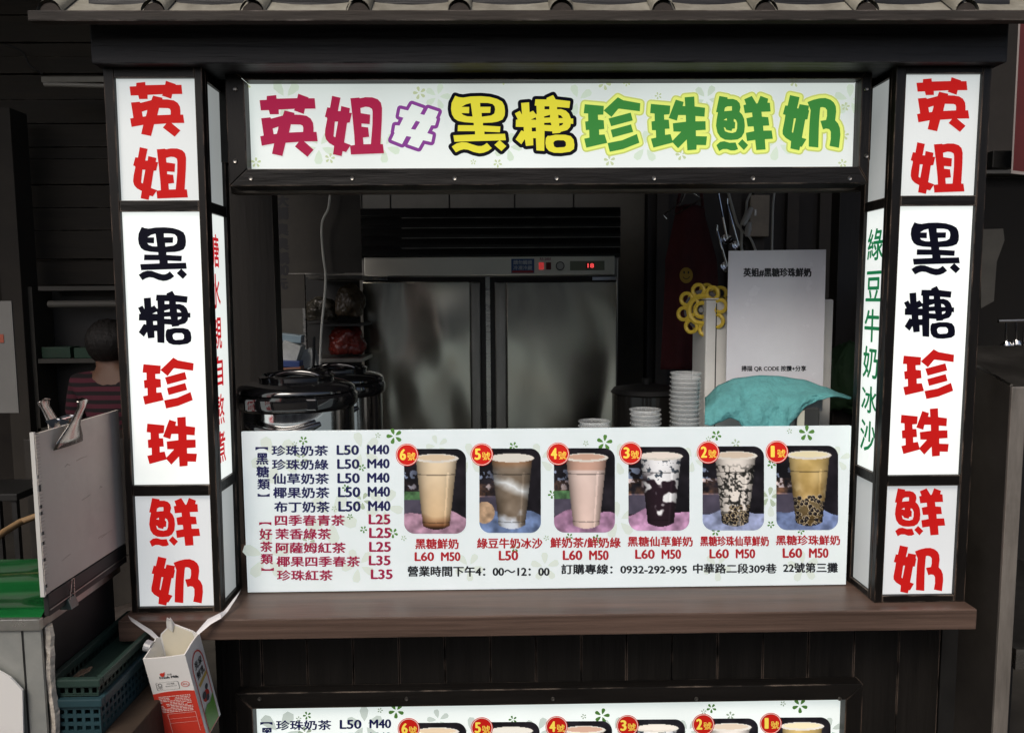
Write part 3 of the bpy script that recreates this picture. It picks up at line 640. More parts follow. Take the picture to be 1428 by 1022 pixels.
        m.add(vs, [(i*w_+j, i*w_+j+1, (i+1)*w_+j+1, (i+1)*w_+j) for i in range(h-1) for j in range(w_-1)])
        me = bpy.data.meshes.new('drink_picture'); off = parent.matrix_basis.translation
        me.from_pydata([tuple(v-off) for v in m.v], [], m.f)
        ca = me.color_attributes.new('print', 'FLOAT_COLOR', 'POINT')
        ca.data.foreach_set('color', np.concatenate([im, np.ones((h, w_, 1))], 2).astype(np.float32).ravel())
        me.materials.append(pic_l if lit else pic_m); o = bpy.data.objects.new('drink_picture', me); C.objects.link(o); o.parent = parent
        disc = lambda r: [(bx+r*math.cos(i*math.pi/16), by+r*math.sin(i*math.pi/16)) for i in range(32)]
        bo = obj('number_badge', MB().add([F3(*q) for q in disc(15.8)], [tuple(range(32))]), mm['badge'], parent)
        ring = MB(); a_ = disc(14.9); b_ = disc(14.0); ring.add([F4(*q) for q in a_+b_], [(i, (i+1) % 32, 32+(i+1) % 32, 32+i) for i in range(32)]); obj('badge_ring', ring, mm['ring'], bo)
        t_ = MB(); text_into(t_, str(kind), (bx-9.5 if kind != 1 else bx-8, by-8, bx-2.2 if kind != 1 else bx-4, by+7), F4, .03); text_into(t_, '號', (bx+.2, by-3.5, bx+11.5, by+7.5), F4, .004)
        obj('badge_number', t_, mm['gold'], bo)
    caps = [('黑糖鮮奶', 'L60 M50', s2((168, 685, 422, 745)), s2((165, 765, 432, 816))), ('綠豆牛奶冰沙', 'L50', s2((535, 682, 920, 742)), s2((665, 757, 775, 812))), ('鮮奶茶/鮮奶綠', 'L60 M50', s2((970, 678, 1385, 738)), s2((1045, 755, 1312, 810))),
            ('黑糖仙草鮮奶', 'L60 M50', s3((67, 672, 450, 730)), s3((112, 750, 380, 803))), ('黑糖珍珠仙草鮮奶', 'L60 M50', s3((497, 670, 902, 728)), s3((553, 747, 820, 800))), ('黑糖珍珠鮮奶', 'L60 M50', s3((947, 665, 1325, 722)), s3((988, 742, 1255, 797)))]
    for a, b, bxa, bxb in caps:
        m = MB(); text_into(m, a, bxa, F2, .022)
        ws = b.split(); w3 = (bxb[2]-bxb[0])*.415 if len(ws) > 1 else bxb[2]-bxb[0]
        text_into(m, ws[0], (bxb[0], bxb[1], bxb[0]+w3, bxb[3]), F2, .03)
        if len(ws) > 1: text_into(m, ws[1], (bxb[2]-w3, bxb[1], bxb[2], bxb[3]), F2, .03)
        obj('drink_name', m, mm['red'], parent)
    y0, y1 = s2((0, 848))[1], s2((0, 908))[1]
    for s, bx in (('營業時間下午4：00～12：00', s2((122, 848, 962, 908))), ('訂購專線：0932-292-995', (783, 786.5, 957.5, 800)), ('中華路二段309巷', s3((455, 833, 948, 890))), ('22號第三攤', s3((990, 828, 1312, 885)))):
        m = MB(); text_into(m, s, bx, F2, .022); obj('notice_line', m, mm['black'], parent)
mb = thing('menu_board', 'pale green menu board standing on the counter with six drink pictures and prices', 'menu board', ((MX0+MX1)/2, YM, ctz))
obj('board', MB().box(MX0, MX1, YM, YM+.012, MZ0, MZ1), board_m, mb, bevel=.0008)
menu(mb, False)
# lower light box with the same print, farther back and lower
import sys
def solve_lower():
    wu = P(1083.6, 630, YM).x-P(567.7, 634, YM).x; best = None
    for k in range(200):
        y = -.3+k*.005; wl = P(1070, 1007, y).x-P(575, 1015, y).x
        if best is None or abs(wl-wu) < best[0]: best = (abs(wl-wu), y)
    return best[1]
YL = solve_lower(); print('LOWER Y', YL, 'counter', ctz)
YL = min(max(YL, .03), .09)
du = P(567.7, 634, YM); dl = P(575, 1015, YL)
low = thing('lower_menu_light_box', 'lower backlit menu box in a dark frame under the counter, cut off by the photo', 'light box', ((MX0+MX1)/2, YL, .2))
menu(low, True, (P(1070, 1007, YL).x+dl.x)/2-(P(1083.6, 630, YM).x+du.x)/2, YL-YM, dl.z-du.z+.0)
zt = P(760, 981, YL).z; lx0, lx1 = P(352, 990, YL).x, P(1179.5, 980, YL).x
frame4(low, (P(328, 968, YL-.03).x, P(1204, 952, YL-.03).x, zt-.45, P(760, 960, YL-.03).z), (P(352, 988, YL-.03).x, P(1179.5, 976, YL-.03).x, zt-.42, P(760, 982, YL-.03).z), YL-.03, YC-.002, black_wood, black_wood_v)
obj('sign_panel', MB().box(lx0-.02, lx1+.02, YL, YL+.006, zt-.43, zt+.015), lit_panel('backlit lower print', (.90, 1, .96, 1), .72), low)
for px in (362, 567, 771, 971, 1171): s = P(px, 974, YL-.031); screw(s.x, s.y, s.z-.0, low)

# ================================================================ BEHIND THE WINDOW
def ext(px, D_): return px/FPX*D_
# raised ledge behind the menu board, carries cups, sealer and card
obj('ledge', MB().box(P(540, 600, .15).x, P(1198, 600, .15).x, .15, .60, .94, .96), steel_dark, stall)
for xx in (P(560, 600, .15).x, P(870, 600, .15).x, P(1180, 600, .15).x):
    obj('ledge_leg', MB().box(xx-.015, xx+.015, .3, .33, ctz+.001, .939), steel_dark, stall)
LEDGE = 0.961

# ---- tea barrels
def barrel(px, y, R_, ztop, label, zb):
    c = P(px, 560, y); t = thing('tea_barrel', label, 'tea barrel', (c.x, y, zb), 'tea barrels behind the menu board')
    zs = ztop-.098
    obj('body', MB().lathe([(R_*.93, zb), (R_*.95, zb+.02), (R_*.95, zs), (R_*.90, zs+.004)], (c.x, y, 0), 56), chrome, t, smooth=True)
    obj('collar', MB().lathe([(R_*.955, zs-.003), (R_*1.0, zs+.004), (R_*1.02, zs+.012), (R_*1.02, zs+.034), (R_*.98, zs+.042), (R_*.9, zs+.044)], (c.x, y, 0), 56), black_plastic, t, smooth=True)
    prof = [(R_*.985, zs+.045)]+[(R_*.985*math.cos(a*math.pi/20), zs+.050+.034*math.sin(a*math.pi/20)) for a in range(0, 10)]+[(.02, zs+.085)]
    obj('lid', MB().lathe(prof, (c.x, y, 0), 56), black_plastic, t, smooth=True)
    obj('lid_ring', MB().lathe([(R_*.62, zs+.076), (R_*.64, zs+.087), (R_*.58, zs+.092), (R_*.55, zs+.084)], (c.x, y, 0), 48, cap=False), black_plastic, t, smooth=True)
    h = MB(); pts = [(c.x+R_*.42*math.cos(a), y-R_*.1, zs+.080+.018*math.sin(a)) for a in [math.pi*i/10 for i in range(11)]]
    h.tube(pts, .009, 10); obj('lid_handle', h, black_plastic, t, smooth=True)
    h = MB(); pts = [(c.x+R_*1.0*math.cos(a), y+R_*1.0*math.sin(a)-.014, zs-.03-.02*math.sin((a-4.1)/1.25*math.pi)) for a in [4.1+1.25*i/10 for i in range(11)]]
    h.tube(pts, [.007]+[.011]*9+[.007], 10); obj('side_handle', h, black_plastic, t, smooth=True)
    for ddx in (-.5, .45):
        l = MB(); l.box(c.x+R_*ddx-.018, c.x+R_*ddx+.018, y-R_*.86-.012, y-R_*.86+.02, zs+.006, zs+.038); obj('latch', l, black_plastic, t, bevel=.004)
barrel(415, .335, .168, P(415, 518, .335).z, 'front stainless tea barrel with glossy black lid at the left post', ctz+.001)
barrel(472, .71, .156, P(472, 508, .71).z, 'rear stainless tea barrel half hidden behind the front one', ctz-.079)

# ---- clear cups in stacks
cup_m = bpy.data.materials.new('clear cup plastic'); cup_m.use_nodes = True; _b = cup_m.node_tree.nodes['Principled BSDF']
_b.inputs['Base Color'].default_value = (.8, .84, .84, 1); _b.inputs['Roughness'].default_value = .12; _b.inputs['Alpha'].default_value = .09; _b.inputs['IOR'].default_value = 1.45; _b.inputs['Coat Weight'].default_value = .4
rim_m = cup_m.copy(); rim_m.name = 'cup rim plastic'; rim_m.node_tree.nodes['Principled BSDF'].inputs['Alpha'].default_value = .24
def cup_mesh():
    m = MB(); r = .042; h = .105
    m.lathe([(r*.70, 0), (r*.72, .002), (r*.955, h-.008), (r*.965, h-.004), (r*1.04, h-.0035), (r*1.06, h-.001), (r*1.04, h), (r*.955, h), (r*.94, h-.008), (r*.70, .004)], (0, 0, 0), 36); return m
def stack(px, y, n, z0, what):
    c = P(px, 580, y)
    for k in range(n):
        nth = ('topmost', 'second', 'third', 'fourth', 'fifth', 'sixth', 'seventh', 'eighth', 'ninth', 'tenth', 'eleventh', 'twelfth', 'thirteenth', 'fourteenth', 'fifteenth')
        kk = n-1-k
        lab = f'{nth[min(kk, 14)]} clear plastic cup' + (' from the top' if kk else '') + f' of the {what} stack behind the menu board'
        if kk >= 9 and what == 'tall' or kk >= 3 and what != 'tall': lab = f'clear plastic cup low in the {what} stack, hidden by the menu board'
        global cup0
        dx, dy = random.uniform(-.0008, .0008)+.0012*math.sin(k*.7), random.uniform(-.0008, .0008)
        loc = (c.x+dx, y+dy, z0+k*.0125)
        if cup0 is None:
            cup0 = obj('plastic_cup', cup_mesh(), cup_m, None, smooth=True); cup0.location = loc; tag(cup0, lab, 'plastic cup', 'clear cups stacked behind the menu board')
            cup0.data.materials.append(rim_m)
            for p_ in cup0.data.polygons: p_.material_index = 1 if p_.center.z > .1005 or p_.center.z < .004 else 0
        else:
            o = cup0.copy(); C.objects.link(o); o.location = loc; o['label'] = lab
        g = {'tall': 'cups of the tall stack', 'middle': 'cups of the middle stack', 'low': 'cups of the low stack'}[what]
        (cup0 if k == 0 and what == 'tall' else o)['group'] = g
cup0 = None
zt_ = P(955, 518, .26).z; n_ = int((zt_-LEDGE-.105)/.0125)+1
stack(955, .26, n_, LEDGE+.0005, 'tall')
zt_ = P(900, 568, .24).z; stack(900, .24, int((zt_-LEDGE-.105)/.0125)+1, LEDGE+.0005, 'middle')
zt_ = P(828, 581, .20).z; stack(828, .2, int((zt_-LEDGE-.105)/.0125)+1, LEDGE+.0005, 'low')

# ---- cup sealing machine with its film reel
a = rect(996, 418, 1160, 600, .44)
seal = thing('sealing_machine', 'white cup sealing machine behind the propped paper card', 'machine', ((a[0]+a[1])/2, .55, LEDGE))
x0, x1 = a[0]-.028, a[1]
obj('housing', MB().box(x0, x1, .44, .595, LEDGE, a[3]), white_plastic, seal, bevel=.006)
obj('front_seam', MB().box(x0+.03, x0+.033, .4385, .4395, LEDGE+.02, a[3]-.01), matt_black, seal)
obj('top_cover', MB().box(x0-.003, x0+.05, .436, .60, a[3]+.001, a[3]+.006), white_plastic, seal, bevel=.002)
obj('power_switch', MB().box(x0+.004, x0+.016, .434, .4385, LEDGE+.08, LEDGE+.105), matt_black, seal)
yel = mat('yellow moulded plastic', (.72, .52, .06, 1), .4, noise=.08)
rc = P(985, 432, .50); ax = Vector((-.62, -.78, 0)).normalized(); e1 = Vector((0, 0, 1)); e2 = ax.cross(e1).normalized()
reel = thing('film_reel', 'yellow lobed film reel sticking out left of the white sealing machine', 'reel', tuple(rc))
def flange(c, r, nm):
    m = MB(); circ = lambda q, rr, n=28: [c+q+(e1*math.cos(2*math.pi*k/n)+e2*math.sin(2*math.pi*k/n))*rr for k in range(n)]
    for k in range(8):
        aa = 2*math.pi*k/8+.2; q = (e1*math.cos(aa)+e2*math.sin(aa))*r*.72
        m.tube(circ(q, r*.22, 20), .0062, 6, close=True)
    m.tube(circ(Vector((0, 0, 0)), r*.50), .009, 6, close=True); m.tube(circ(Vector((0, 0, 0)), r*.26, 20), .007, 6, close=True)
    for k in range(4):
        aa = 2*math.pi*k/4+.5; q = e1*math.cos(aa)+e2*math.sin(aa); m.tube([c+q*r*.24, c+q*r*.6], .006, 6)
    return obj(nm, m, yel, reel, smooth=True)
flange(rc-ax*.028, .084, 'flange'); flange(rc+ax*.034, .084, 'flange')
film = MB(); n = 32
for kk, (rr, oo) in enumerate(((.062, -.024), (.062, .028))): film.v += [rc+ax*oo+(e1*math.cos(2*math.pi*k/n)+e2*math.sin(2*math.pi*k/n))*rr for k in range(n)]
film.f = [(i, (i+1) % n, n+(i+1) % n, n+i) for i in range(n)]+[tuple(range(n))[::-1], tuple(range(n, 2*n))]
obj('film_roll', film, mat('wound clear film', (.10, .10, .11, 1), .15, coat=.5), reel, smooth=True)
obj('axle', MB().tube([rc-ax*.10, rc+ax*.04], .008, 10), steel_dark, reel)

# ---- printed card
cy = .38; A, B, Cc, D = [P(*q, cy) for q in ((1016, 350), (1152, 348), (1016, 530), (1158, 530))]
card = thing('paper_card', 'white laminated paper card with handwriting-style Chinese heading, propped against the sealing machine', 'card', tuple((Cc+D)/2))
Cc = Vector((A.x, cy, A.z-(A.z-Cc.z)*1.25)); D = Vector((B.x+.004, cy, Cc.z))
obj('sheet', MB().prism([A, B, D, Cc], (0, .0015, 0)), mat('laminated card', (.70, .70, .75, 1), .25, noise=.04), card)
fc = lambda x, y: P(x, y, cy-.0005)
m = MB(); text_into(m, '英姐#黑糖珍珠鮮奶', (1037, 374, 1131, 386), fc, .03); obj('card_heading', m, black_d, card)
m = MB(); text_into(m, '掃描 QR CODE 按讚+分享', (1034, 510, 1124, 518), fc, .02); obj('card_footer', m, black_d, card)

# ---- teal cloth over a small basket
nU, nV = 64, 26; cm = MB(); rr = random.Random(4)
def curve(pts, u):
    for (a0, b0), (a1, b1) in zip(pts, pts[1:]):
        if u <= a1: t = (u-a0)/(a1-a0); t = t*t*(3-2*t)*.5+t*.5; return b0+(b1-b0)*t
    return pts[-1][1]
TOP = [(983, 554), (1003, 536), (1025, 527), (1060, 523), (1085, 524), (1120, 529), (1150, 539), (1172, 548), (1187, 553)]
HEM = [(983, 592), (992, 594), (1003, 589), (1018, 583), (1030, 586), (1040, 604), (1092, 604), (1108, 585), (1125, 566), (1142, 557), (1160, 552), (1187, 556)]
for i in range(nU+1):
    px = 983+204*i/nU
    for j in range(nV+1):
        v = j/nV; yt, yh = curve(TOP, px), curve(HEM, px)
        py = yt+(yh-yt)*v
        dep = .36-.15*math.sin(min(1, v*1.05)*math.pi/2)**.8
        dep += .006*math.sin(px*.11+v*3)*v+.004*math.sin(px*.31-v*5)*v+.004*math.sin(px*.07+v*11)+.005*mnoise.noise(Vector((px*.035, v*3, 0)))+.004*mnoise.noise(Vector((px*.12, v*9, 3)))
        cm.v.append(P(px, py, dep))
cm.f = [(i*(nV+1)+j, (i+1)*(nV+1)+j, (i+1)*(nV+1)+j+1, i*(nV+1)+j+1) for i in range(nU) for j in range(nV)]
cloth_m = mat('teal terry cloth', (.10, .33, .34, 1), .9, noise=.16, nscale=26, bump=.8, bscale=70)
clo = obj('teal_cloth', cm, cloth_m, None, smooth=True); tag(clo, 'teal cloth draped in front of the white paper card', 'cloth')
sm_ = clo.modifiers.new('thick', 'SOLIDIFY'); sm_.thickness = .003
a = rect(1060, 560, 1180, 600, .30)
bsk = MB().box(a[0]-.12, a[1]-.01, .24, .37, LEDGE, LEDGE+.055); o = obj('utensil_tray', bsk, matt_black, None, bevel=.006); tag(o, 'black tray mostly hidden under the teal cloth', 'tray')
a = rect(1108, 568, 1140, 596, .235); pk = thing('snack_packet', 'small black and white packet peeking out under the teal cloth', 'packet', (a[0], .232, LEDGE))
obj('wrapper', MB().box(a[0], a[1], .222, .237, LEDGE, a[3]), mat('packet black', (.03, .03, .03, 1), .3), pk, bevel=.003)
obj('printed_patch', MB().box(a[0]+.002, a[0]+.022, .2205, .2215, LEDGE+.01, a[3]-.006), mat('packet cream', (.5, .5, .42, 1), .4), pk)
g = P(1160, 585, .26); o = obj('glass_jar', MB().lathe([(.024, 0), (.026, .004), (.026, .075), (.022, .085), (.022, .09)], (g.x, .31, LEDGE+.056), 28), mat('dark glass', (.05, .045, .04, 1), .08, coat=.5), None, smooth=True)
tag(o, 'dark glass jar right of the packet under the teal cloth', 'jar')

# ---- refrigerator
FY = 1.62
f0 = rect(505, 290, 863, 640, FY); fx0, fx1, _, fz1 = f0
fr = thing('refrigerator', 'tall two-door stainless steel refrigerator standing behind the counter', 'refrigerator', ((fx0+fx1)/2, FY+.3, 0))
obj('cabinet', MB().box(fx0, fx1, FY+.03, FY+.72, .1, fz1-.01), steel_dark, fr, bevel=.004)
z = lambda py: P(684, py, FY).z
blk = mat('black grille metal', (.008, .008, .009, 1), .3, spec=.5)
obj('grille_box', MB().box(fx0-.004, fx1+.004, FY-.004, FY+.029, z(360), fz1), blk, fr)
for py in (291, 304, 318, 332, 346):
    m = MB(); za, zb_ = z(py), z(py+11)
    m.prism([(fx0, FY-.005, za), (fx0, FY-.028, zb_+.004), (fx0, FY-.028, zb_), (fx0, FY-.005, zb_+.006)], (fx1-fx0, 0, 0)); obj('louvre', m, mat('louvre', (.03, .03, .03, 1), .22, metal=.6) if 'louvre' not in bpy.data.materials else bpy.data.materials['louvre'], fr)
for py in (303, 317, 331, 345):
    q_ = rect(560, py, 862, py+1, FY-.028); obj('louvre_bright_edge', MB().box(q_[0], fx1, FY-.0305, FY-.0285, q_[2], q_[3]-.0006), steel_dark, fr)  # steel strips added for the bright lines along the louvre edges
b = rect(508, 358, 857, 384, FY-.012); obj('control_strip', MB().box(b[0], b[1], FY-.012, FY+.028, b[2], b[3]), mat('smooth steel strip', (.78, .76, .68, 1), .33, metal=1, noise=.05, nscale=2), fr, bevel=.002)
door_m = mat('dented steel door', (.64, .62, .53, 1), .23, metal=1, noise=.06, nscale=2)
_t = door_m.node_tree; _nb = _t.nodes.new('ShaderNodeTexNoise'); _nb.inputs['Scale'].default_value = 1.9; _nb.inputs['Detail'].default_value = .2; _nb.inputs['Distortion'].default_value = .9; _tc = _tc
_tcn = [q for q in _t.nodes if q.type == 'TEX_COORD'][0]; _mp = _t.nodes.new('ShaderNodeMapping'); _mp.inputs['Scale'].default_value = (1.7, 1, .7)
_bp = _t.nodes.new('ShaderNodeBump'); _bp.inputs['Strength'].default_value = .5; _bp.inputs['Distance'].default_value = .085
_t.links.new(_tcn.outputs['Object'], _mp.inputs[0]); _t.links.new(_mp.outputs[0], _nb.inputs['Vector']); _t.links.new(_nb.outputs['Fac'], _bp.inputs['Height']); _t.links.new(_bp.outputs[0], _t.nodes['Principled BSDF'].inputs['Normal'])
gask = mat('dark gasket', (.015, .013, .012, 1), .4)
for (xa, xb, xe) in ((508, 656, 671), (707, 860, 690)):
    b = rect(xa, 393, xb, 600, FY-.03); dr = obj('door', MB().box(b[0], b[1], FY-.03, FY+.02, .14, b[3]), door_m, fr, bevel=.004)
    e = rect(min(xb, xe) if xe < xa else xb, 393, xa if xe < xa else xe, 600, FY-.03)
    obj('door_handle', MB().box(e[0]+.002, e[1]-.002, FY-.022, FY+.015, .14, e[3]), steel_dark, dr, bevel=.006)
b = rect(678, 386, 684, 600, FY-.004); obj('centre_post', MB().box(b[0], b[1], FY-.004, FY+.028, .14, b[3]), steel, fr)
obj('gasket', MB().box(fx0+.01, fx1-.01, FY+.0215, FY+.0285, .12, z(386)), gask, fr)
for px in (523, 843): b = rect(px-17, 386, px+17, 391, FY-.03); obj('hinge', MB().box(b[0], b[1], FY-.03, FY+.02, b[2], b[3]), chrome, fr, bevel=.001)
def plate(nm, px0, py0, px1, py1, y, m_, par, th=.004): b = rect(px0, py0, px1, py1, y); return obj(nm, MB().box(b[0], b[1], y, y+th, b[2], b[3]), m_, par)
YF = FY-.016
st = plate('sticker', 713, 361, 745, 381, YF, mat('blue sticker', (.03, .08, .22, 1), .4), fr); plate('sticker_band', 714, 377.5, 744, 380.5, YF-.001, mat('red sticker band', (.3, .03, .03, 1), .4), st, .0009)
m = MB(); text_into(m, '請勿觸摸', (716, 363, 742, 369), lambda x, y: P(x, y, YF-.001)); m2 = text_into(m, '冷凍冷藏', (716, 370.5, 742, 376.5), lambda x, y: P(x, y, YF-.001)); obj('sticker_text', m, mat('pale sticker print', (.45, .5, .55, 1), .5), st)
for px in (755, 765): sw = plate('switch', px-3.5, 366, px+3.5, 376, YF-.002, mat('dark red rocker', (.12, .01, .01, 1), .3, emit=.0) if px != 755 else mat('lit red rocker', (.6, .05, .05, 1), .3, emit=.5), fr, .005)
m = MB(); text_into(m, 'RS-2001', (753, 359.5, 768, 363), lambda x, y: P(x, y, FY-.0126)); obj('model_print', m, maroon_d, fr)
d_ = P(781, 371, FY-.014); obj('dial', MB().lathe([(.019, 0), (.019, .005), (.016, .007)], d_, 24, Matrix.Rotation(math.pi/2, 3, 'X')), mat('pale dial', (.45, .45, .42, 1), .3), fr)
obj('dial_ring', MB().lathe([(.016, .0075), (.02, .0075), (.02, .004)], d_, 24, Matrix.Rotation(math.pi/2, 3, 'X'), cap=False), matt_black, fr)
dp = plate('display', 795, 364, 843, 377, YF, mat('olive display panel', (.16, .18, .13, 1), .35), fr)
plate('display_window', 817, 366.5, 829, 374.5, YF-.001, mat('red window', (.12, .01, .01, 1), .2), dp, .0009)
m = MB(); text_into(m, '18', (819.5, 367.5, 828, 373.5), lambda x, y: P(x, y, YF-.0015)); obj('display_digits', m, mat('red led', (.9, .08, .08, 1), .4, emit=1.2), dp)
for lx in (-.5, .5):
    obj('foot', MB().lathe([(.03, 0), (.03, .099)], ((fx0+fx1)/2+lx, FY+.2, .0), 16), matt_black, fr)

# ---- kitchen wall behind
pan_m = mat('grey wall panel', (.16, .155, .135, 1), .6, noise=.2, nscale=3, dirt=.3)
kw = thing('kitchen_wall', 'grey panelled wall behind the refrigerator with dark joints', 'wall', (P(700, 400, 2.45).x, 2.46, 0))
edges = [383, 440, 505, 545, 627, 718, 800, 900]
for a_, b_ in zip(edges, edges[1:]):
    x0, x1 = P(a_, 300, 2.45).x, P(b_, 300, 2.45).x
    obj('panel', MB().box(x0+.004, x1-.004, 2.45, 2.48, 0, 2.75), pan_m, kw, bevel=.002)
obj('backing', MB().box(P(380, 300, 2.45).x, P(905, 300, 2.45).x, 2.482, 2.5, 0, 2.76), matt_black, kw)
ps = thing('painted_panel', 'dark panel with a column of faint dark Chinese characters left of the refrigerator', 'sign', tuple(P(400, 430, 1.0)))
dgb = mat('dull grey board', (.045, .04, .034, 1), .7, noise=.25)
b = rect(380, 258, 503, 381, 1.0); obj('panel', MB().box(b[0], b[1], 1.0, 1.01, b[2], b[3]), dgb, ps); b = rect(380, 382, 425, 430, 1.0); obj('lower_flap', MB().box(b[0], b[1], 1.0, 1.01, b[2], b[3]), dgb, ps)
m = MB(); ff = lambda x, y: P(x, y, .9994)
for chh, yy in zip('大腸臭臭鍋', (272, 290, 312, 332, 352)): text_into(m, chh, (386, yy, 402, yy+16), ff, .05)
text_into(m, '80', (385, 370, 402, 384), ff, .05); text_into(m, '元', (386, 389, 401, 403), ff, .05)
obj('lettering', m, mat('near black lettering', (.010, .010, .014, 1), .6), ps)

wire_w = mat('white cable sheath', (.6, .6, .55, 1), .45, noise=.1)
def cable(label, pts, y, r, name='power_cable', m_=None):
    q = [P(a_, b_, y) for a_, b_ in pts]; out = []
    for i in range(len(q)-1):
        p0, p1, p2, p3 = q[max(0, i-1)], q[i], q[i+1], q[min(len(q)-1, i+2)]
        for k in range(8):
            t = k/8; out.append(.5*((2*p1)+(p2-p0)*t+(2*p0-5*p1+4*p2-p3)*t*t+(3*p1-p0-3*p2+p3)*t**3))
    out.append(q[-1]); o = obj(name, MB().tube(out, r, 8), m_ or wire_w, None, smooth=True); return tag(o, label, 'cable')
cable('white cable hanging crookedly left of the refrigerator', ((461, 262), (458, 290), (449, 312), (450, 350), (454, 385), (452, 420), (449, 450), (447, 485), (446, 520)), .96, .0045)
# shelf with packages left of the refrigerator
shb_ = rect(428, 386, 505, 700, 1.52)
sh = thing('side_shelf', 'narrow shelf with a pale rod and clutter left of the refrigerator', 'shelf', tuple(P(450, 560, 1.3)))
b = rect(430, 384, 505, 389, 1.25); obj('shelf_board', MB().box(b[0], b[1], 1.25, 1.5, b[2], b[3]), steel_dark, sh)
obj('back_panel', MB().box(shb_[0], shb_[1], 1.52, 1.53, .3, shb_[3]), matt_black, sh); b = rect(424, 384, 427.5, 600, 1.25); obj('upright', MB().box(b[0], b[1], 1.25, 1.27, .0, b[3]), steel, sh)  # black back sheet added to make the gap behind the shelf dark
b = rect(428, 452, 505, 455, 1.26); obj('shelf_board', MB().box(b[0], b[1], 1.26, 1.5, b[2], b[3]), matt_black, sh)
b = rect(424, 500, 505, 505, 1.25); obj('shelf_board', MB().box(b[0], b[1], 1.25, 1.5, b[2], b[3]), steel_dark, sh)
obj('rod', MB().tube([P(398, 384, 1.2), P(480, 379, 1.2)], .008, 10), mat('grey rod', (.3, .29, .27, 1), .4), sh)
def blob(name, px, py, rx, rz, y, m_, label, cat, seed, ry=None, par=None):
    c = P(px, py, y); rr = random.Random(seed); bm = bmesh.new(); bmesh.ops.create_icosphere(bm, subdivisions=5, radius=1); ph = [rr.uniform(0, 6) for _ in range(6)]
    mb_ = MB()
    for v in bm.verts:
        p = v.co; q = p*1.6+Vector((seed*3.1, 0, 0)); k = .95+.22*mnoise.noise(q)+.10*abs(mnoise.noise(q*2.7))+.07*abs(mnoise.noise(q*6))
        if p.z < -.6: k *= .6/abs(p.z)*.98+.02
        mb_.v.append(Vector((c.x+p.x*k*rx, y+p.y*k*(ry or rx), c.z+p.z*k*rz)))
    mb_.f = [tuple(v.index for v in f.verts) for f in bm.faces]; bm.free()
    o = obj(name, mb_, m_, par, smooth=True)
    return tag(o, label, cat) if not par else o
plastic_red = mat('red thin plastic bag', (.14, .018, .012, 1), .25, noise=.4, nscale=9, bump=.6, bscale=18)
blob('plastic_bag', 484, 478, .08, .078, 1.38, plastic_red, 'red plastic bag bulging on the shelf left of the refrigerator', 'bag', 2, .07)
blob('plastic_bag', 448, 434, .075, .062, 1.40, mat('murky clear bag', (.05, .045, .035, 1), .3, noise=.4, bump=.5, bscale=14), 'murky grey plastic bag above the red bag', 'bag', 5, .06)
blob('plastic_bag', 488, 424, .062, .085, 1.38, mat('tan bag', (.07, .05, .03, 1), .35, noise=.3, bump=.5, bscale=14), 'tan bag at the top right of the shelf', 'bag', 6, .06)
def carton_box(name, px0, py0, px1, py1, y, dpt, m_, label, cat, rot=0):
    b = rect(px0, py0, px1, py1, y); c = Vector(((b[0]+b[1])/2, y, (b[2]+b[3])/2))
    M4 = Matrix.Translation(c) @ Matrix.Rotation(rot, 4, 'Y') @ Matrix.Translation(-c)
    return tag(obj(name, MB().box(b[0], b[1], y, y+dpt, b[2], b[3], M4), m_, None, bevel=.003), label, cat)
paper_w = mat('crumpled paper', (.42, .44, .44, 1), .7, noise=.25, nscale=20, bump=.5, bscale=30)
carton_box('napkin_pack', 390, 478, 416, 508, 0.93, .07, paper_w, 'tilted white napkin pack above the left tea barrel', 'napkins', .35)
carton_box('napkin_pack', 412, 488, 440, 520, 0.99, .06, paper_w, 'white paper pack leaning right above the left tea barrel', 'napkins', -.3)
carton_box('snack_box', 386, 503, 418, 512, 0.91, .05, mat('blue box print', (.03, .06, .2, 1), .5), 'small blue box left above the front tea barrel', 'box', .05)
carton_box('snack_box', 386, 512.5, 420, 522, 0.91, .05, mat('orange brown box print', (.22, .09, .05, 1), .5, noise=.3), 'small orange brown box under the blue box', 'box', -.1)
carton_box('tissue_packet', 386, 466, 420, 477, 0.95, .05, mat('pale blue wrapper', (.25, .34, .4, 1), .3, bump=.4, bscale=25), 'pale blue wrapped packet on top of the napkin packs', 'packet', .12)
obj('rack_post', MB().tube([P(438, 470, .8), P(437, 525, .8)], .005, 8), matt_black, sh)
tb = thing('side_counter', 'dark work table behind the tea barrels', 'table', (P(440, 560, .9).x, .9, 0))
b0_, b1_ = P(340, 530, .66).x, P(500, 530, .9).x
obj('tabletop', MB().box(b0_, P(455, 530, .9).x, .90, 1.16, P(400, 523, .7).z-.03, P(400, 523, .7).z-.003), matt_black, tb)
for lx_ in (b0_+.04, P(455, 530, .9).x-.05):
    for ly in (.93, 1.1): obj('leg', MB().box(lx_-.015, lx_+.015, ly-.015, ly+.015, 0, P(400, 523, .7).z-.031), matt_black, tb)

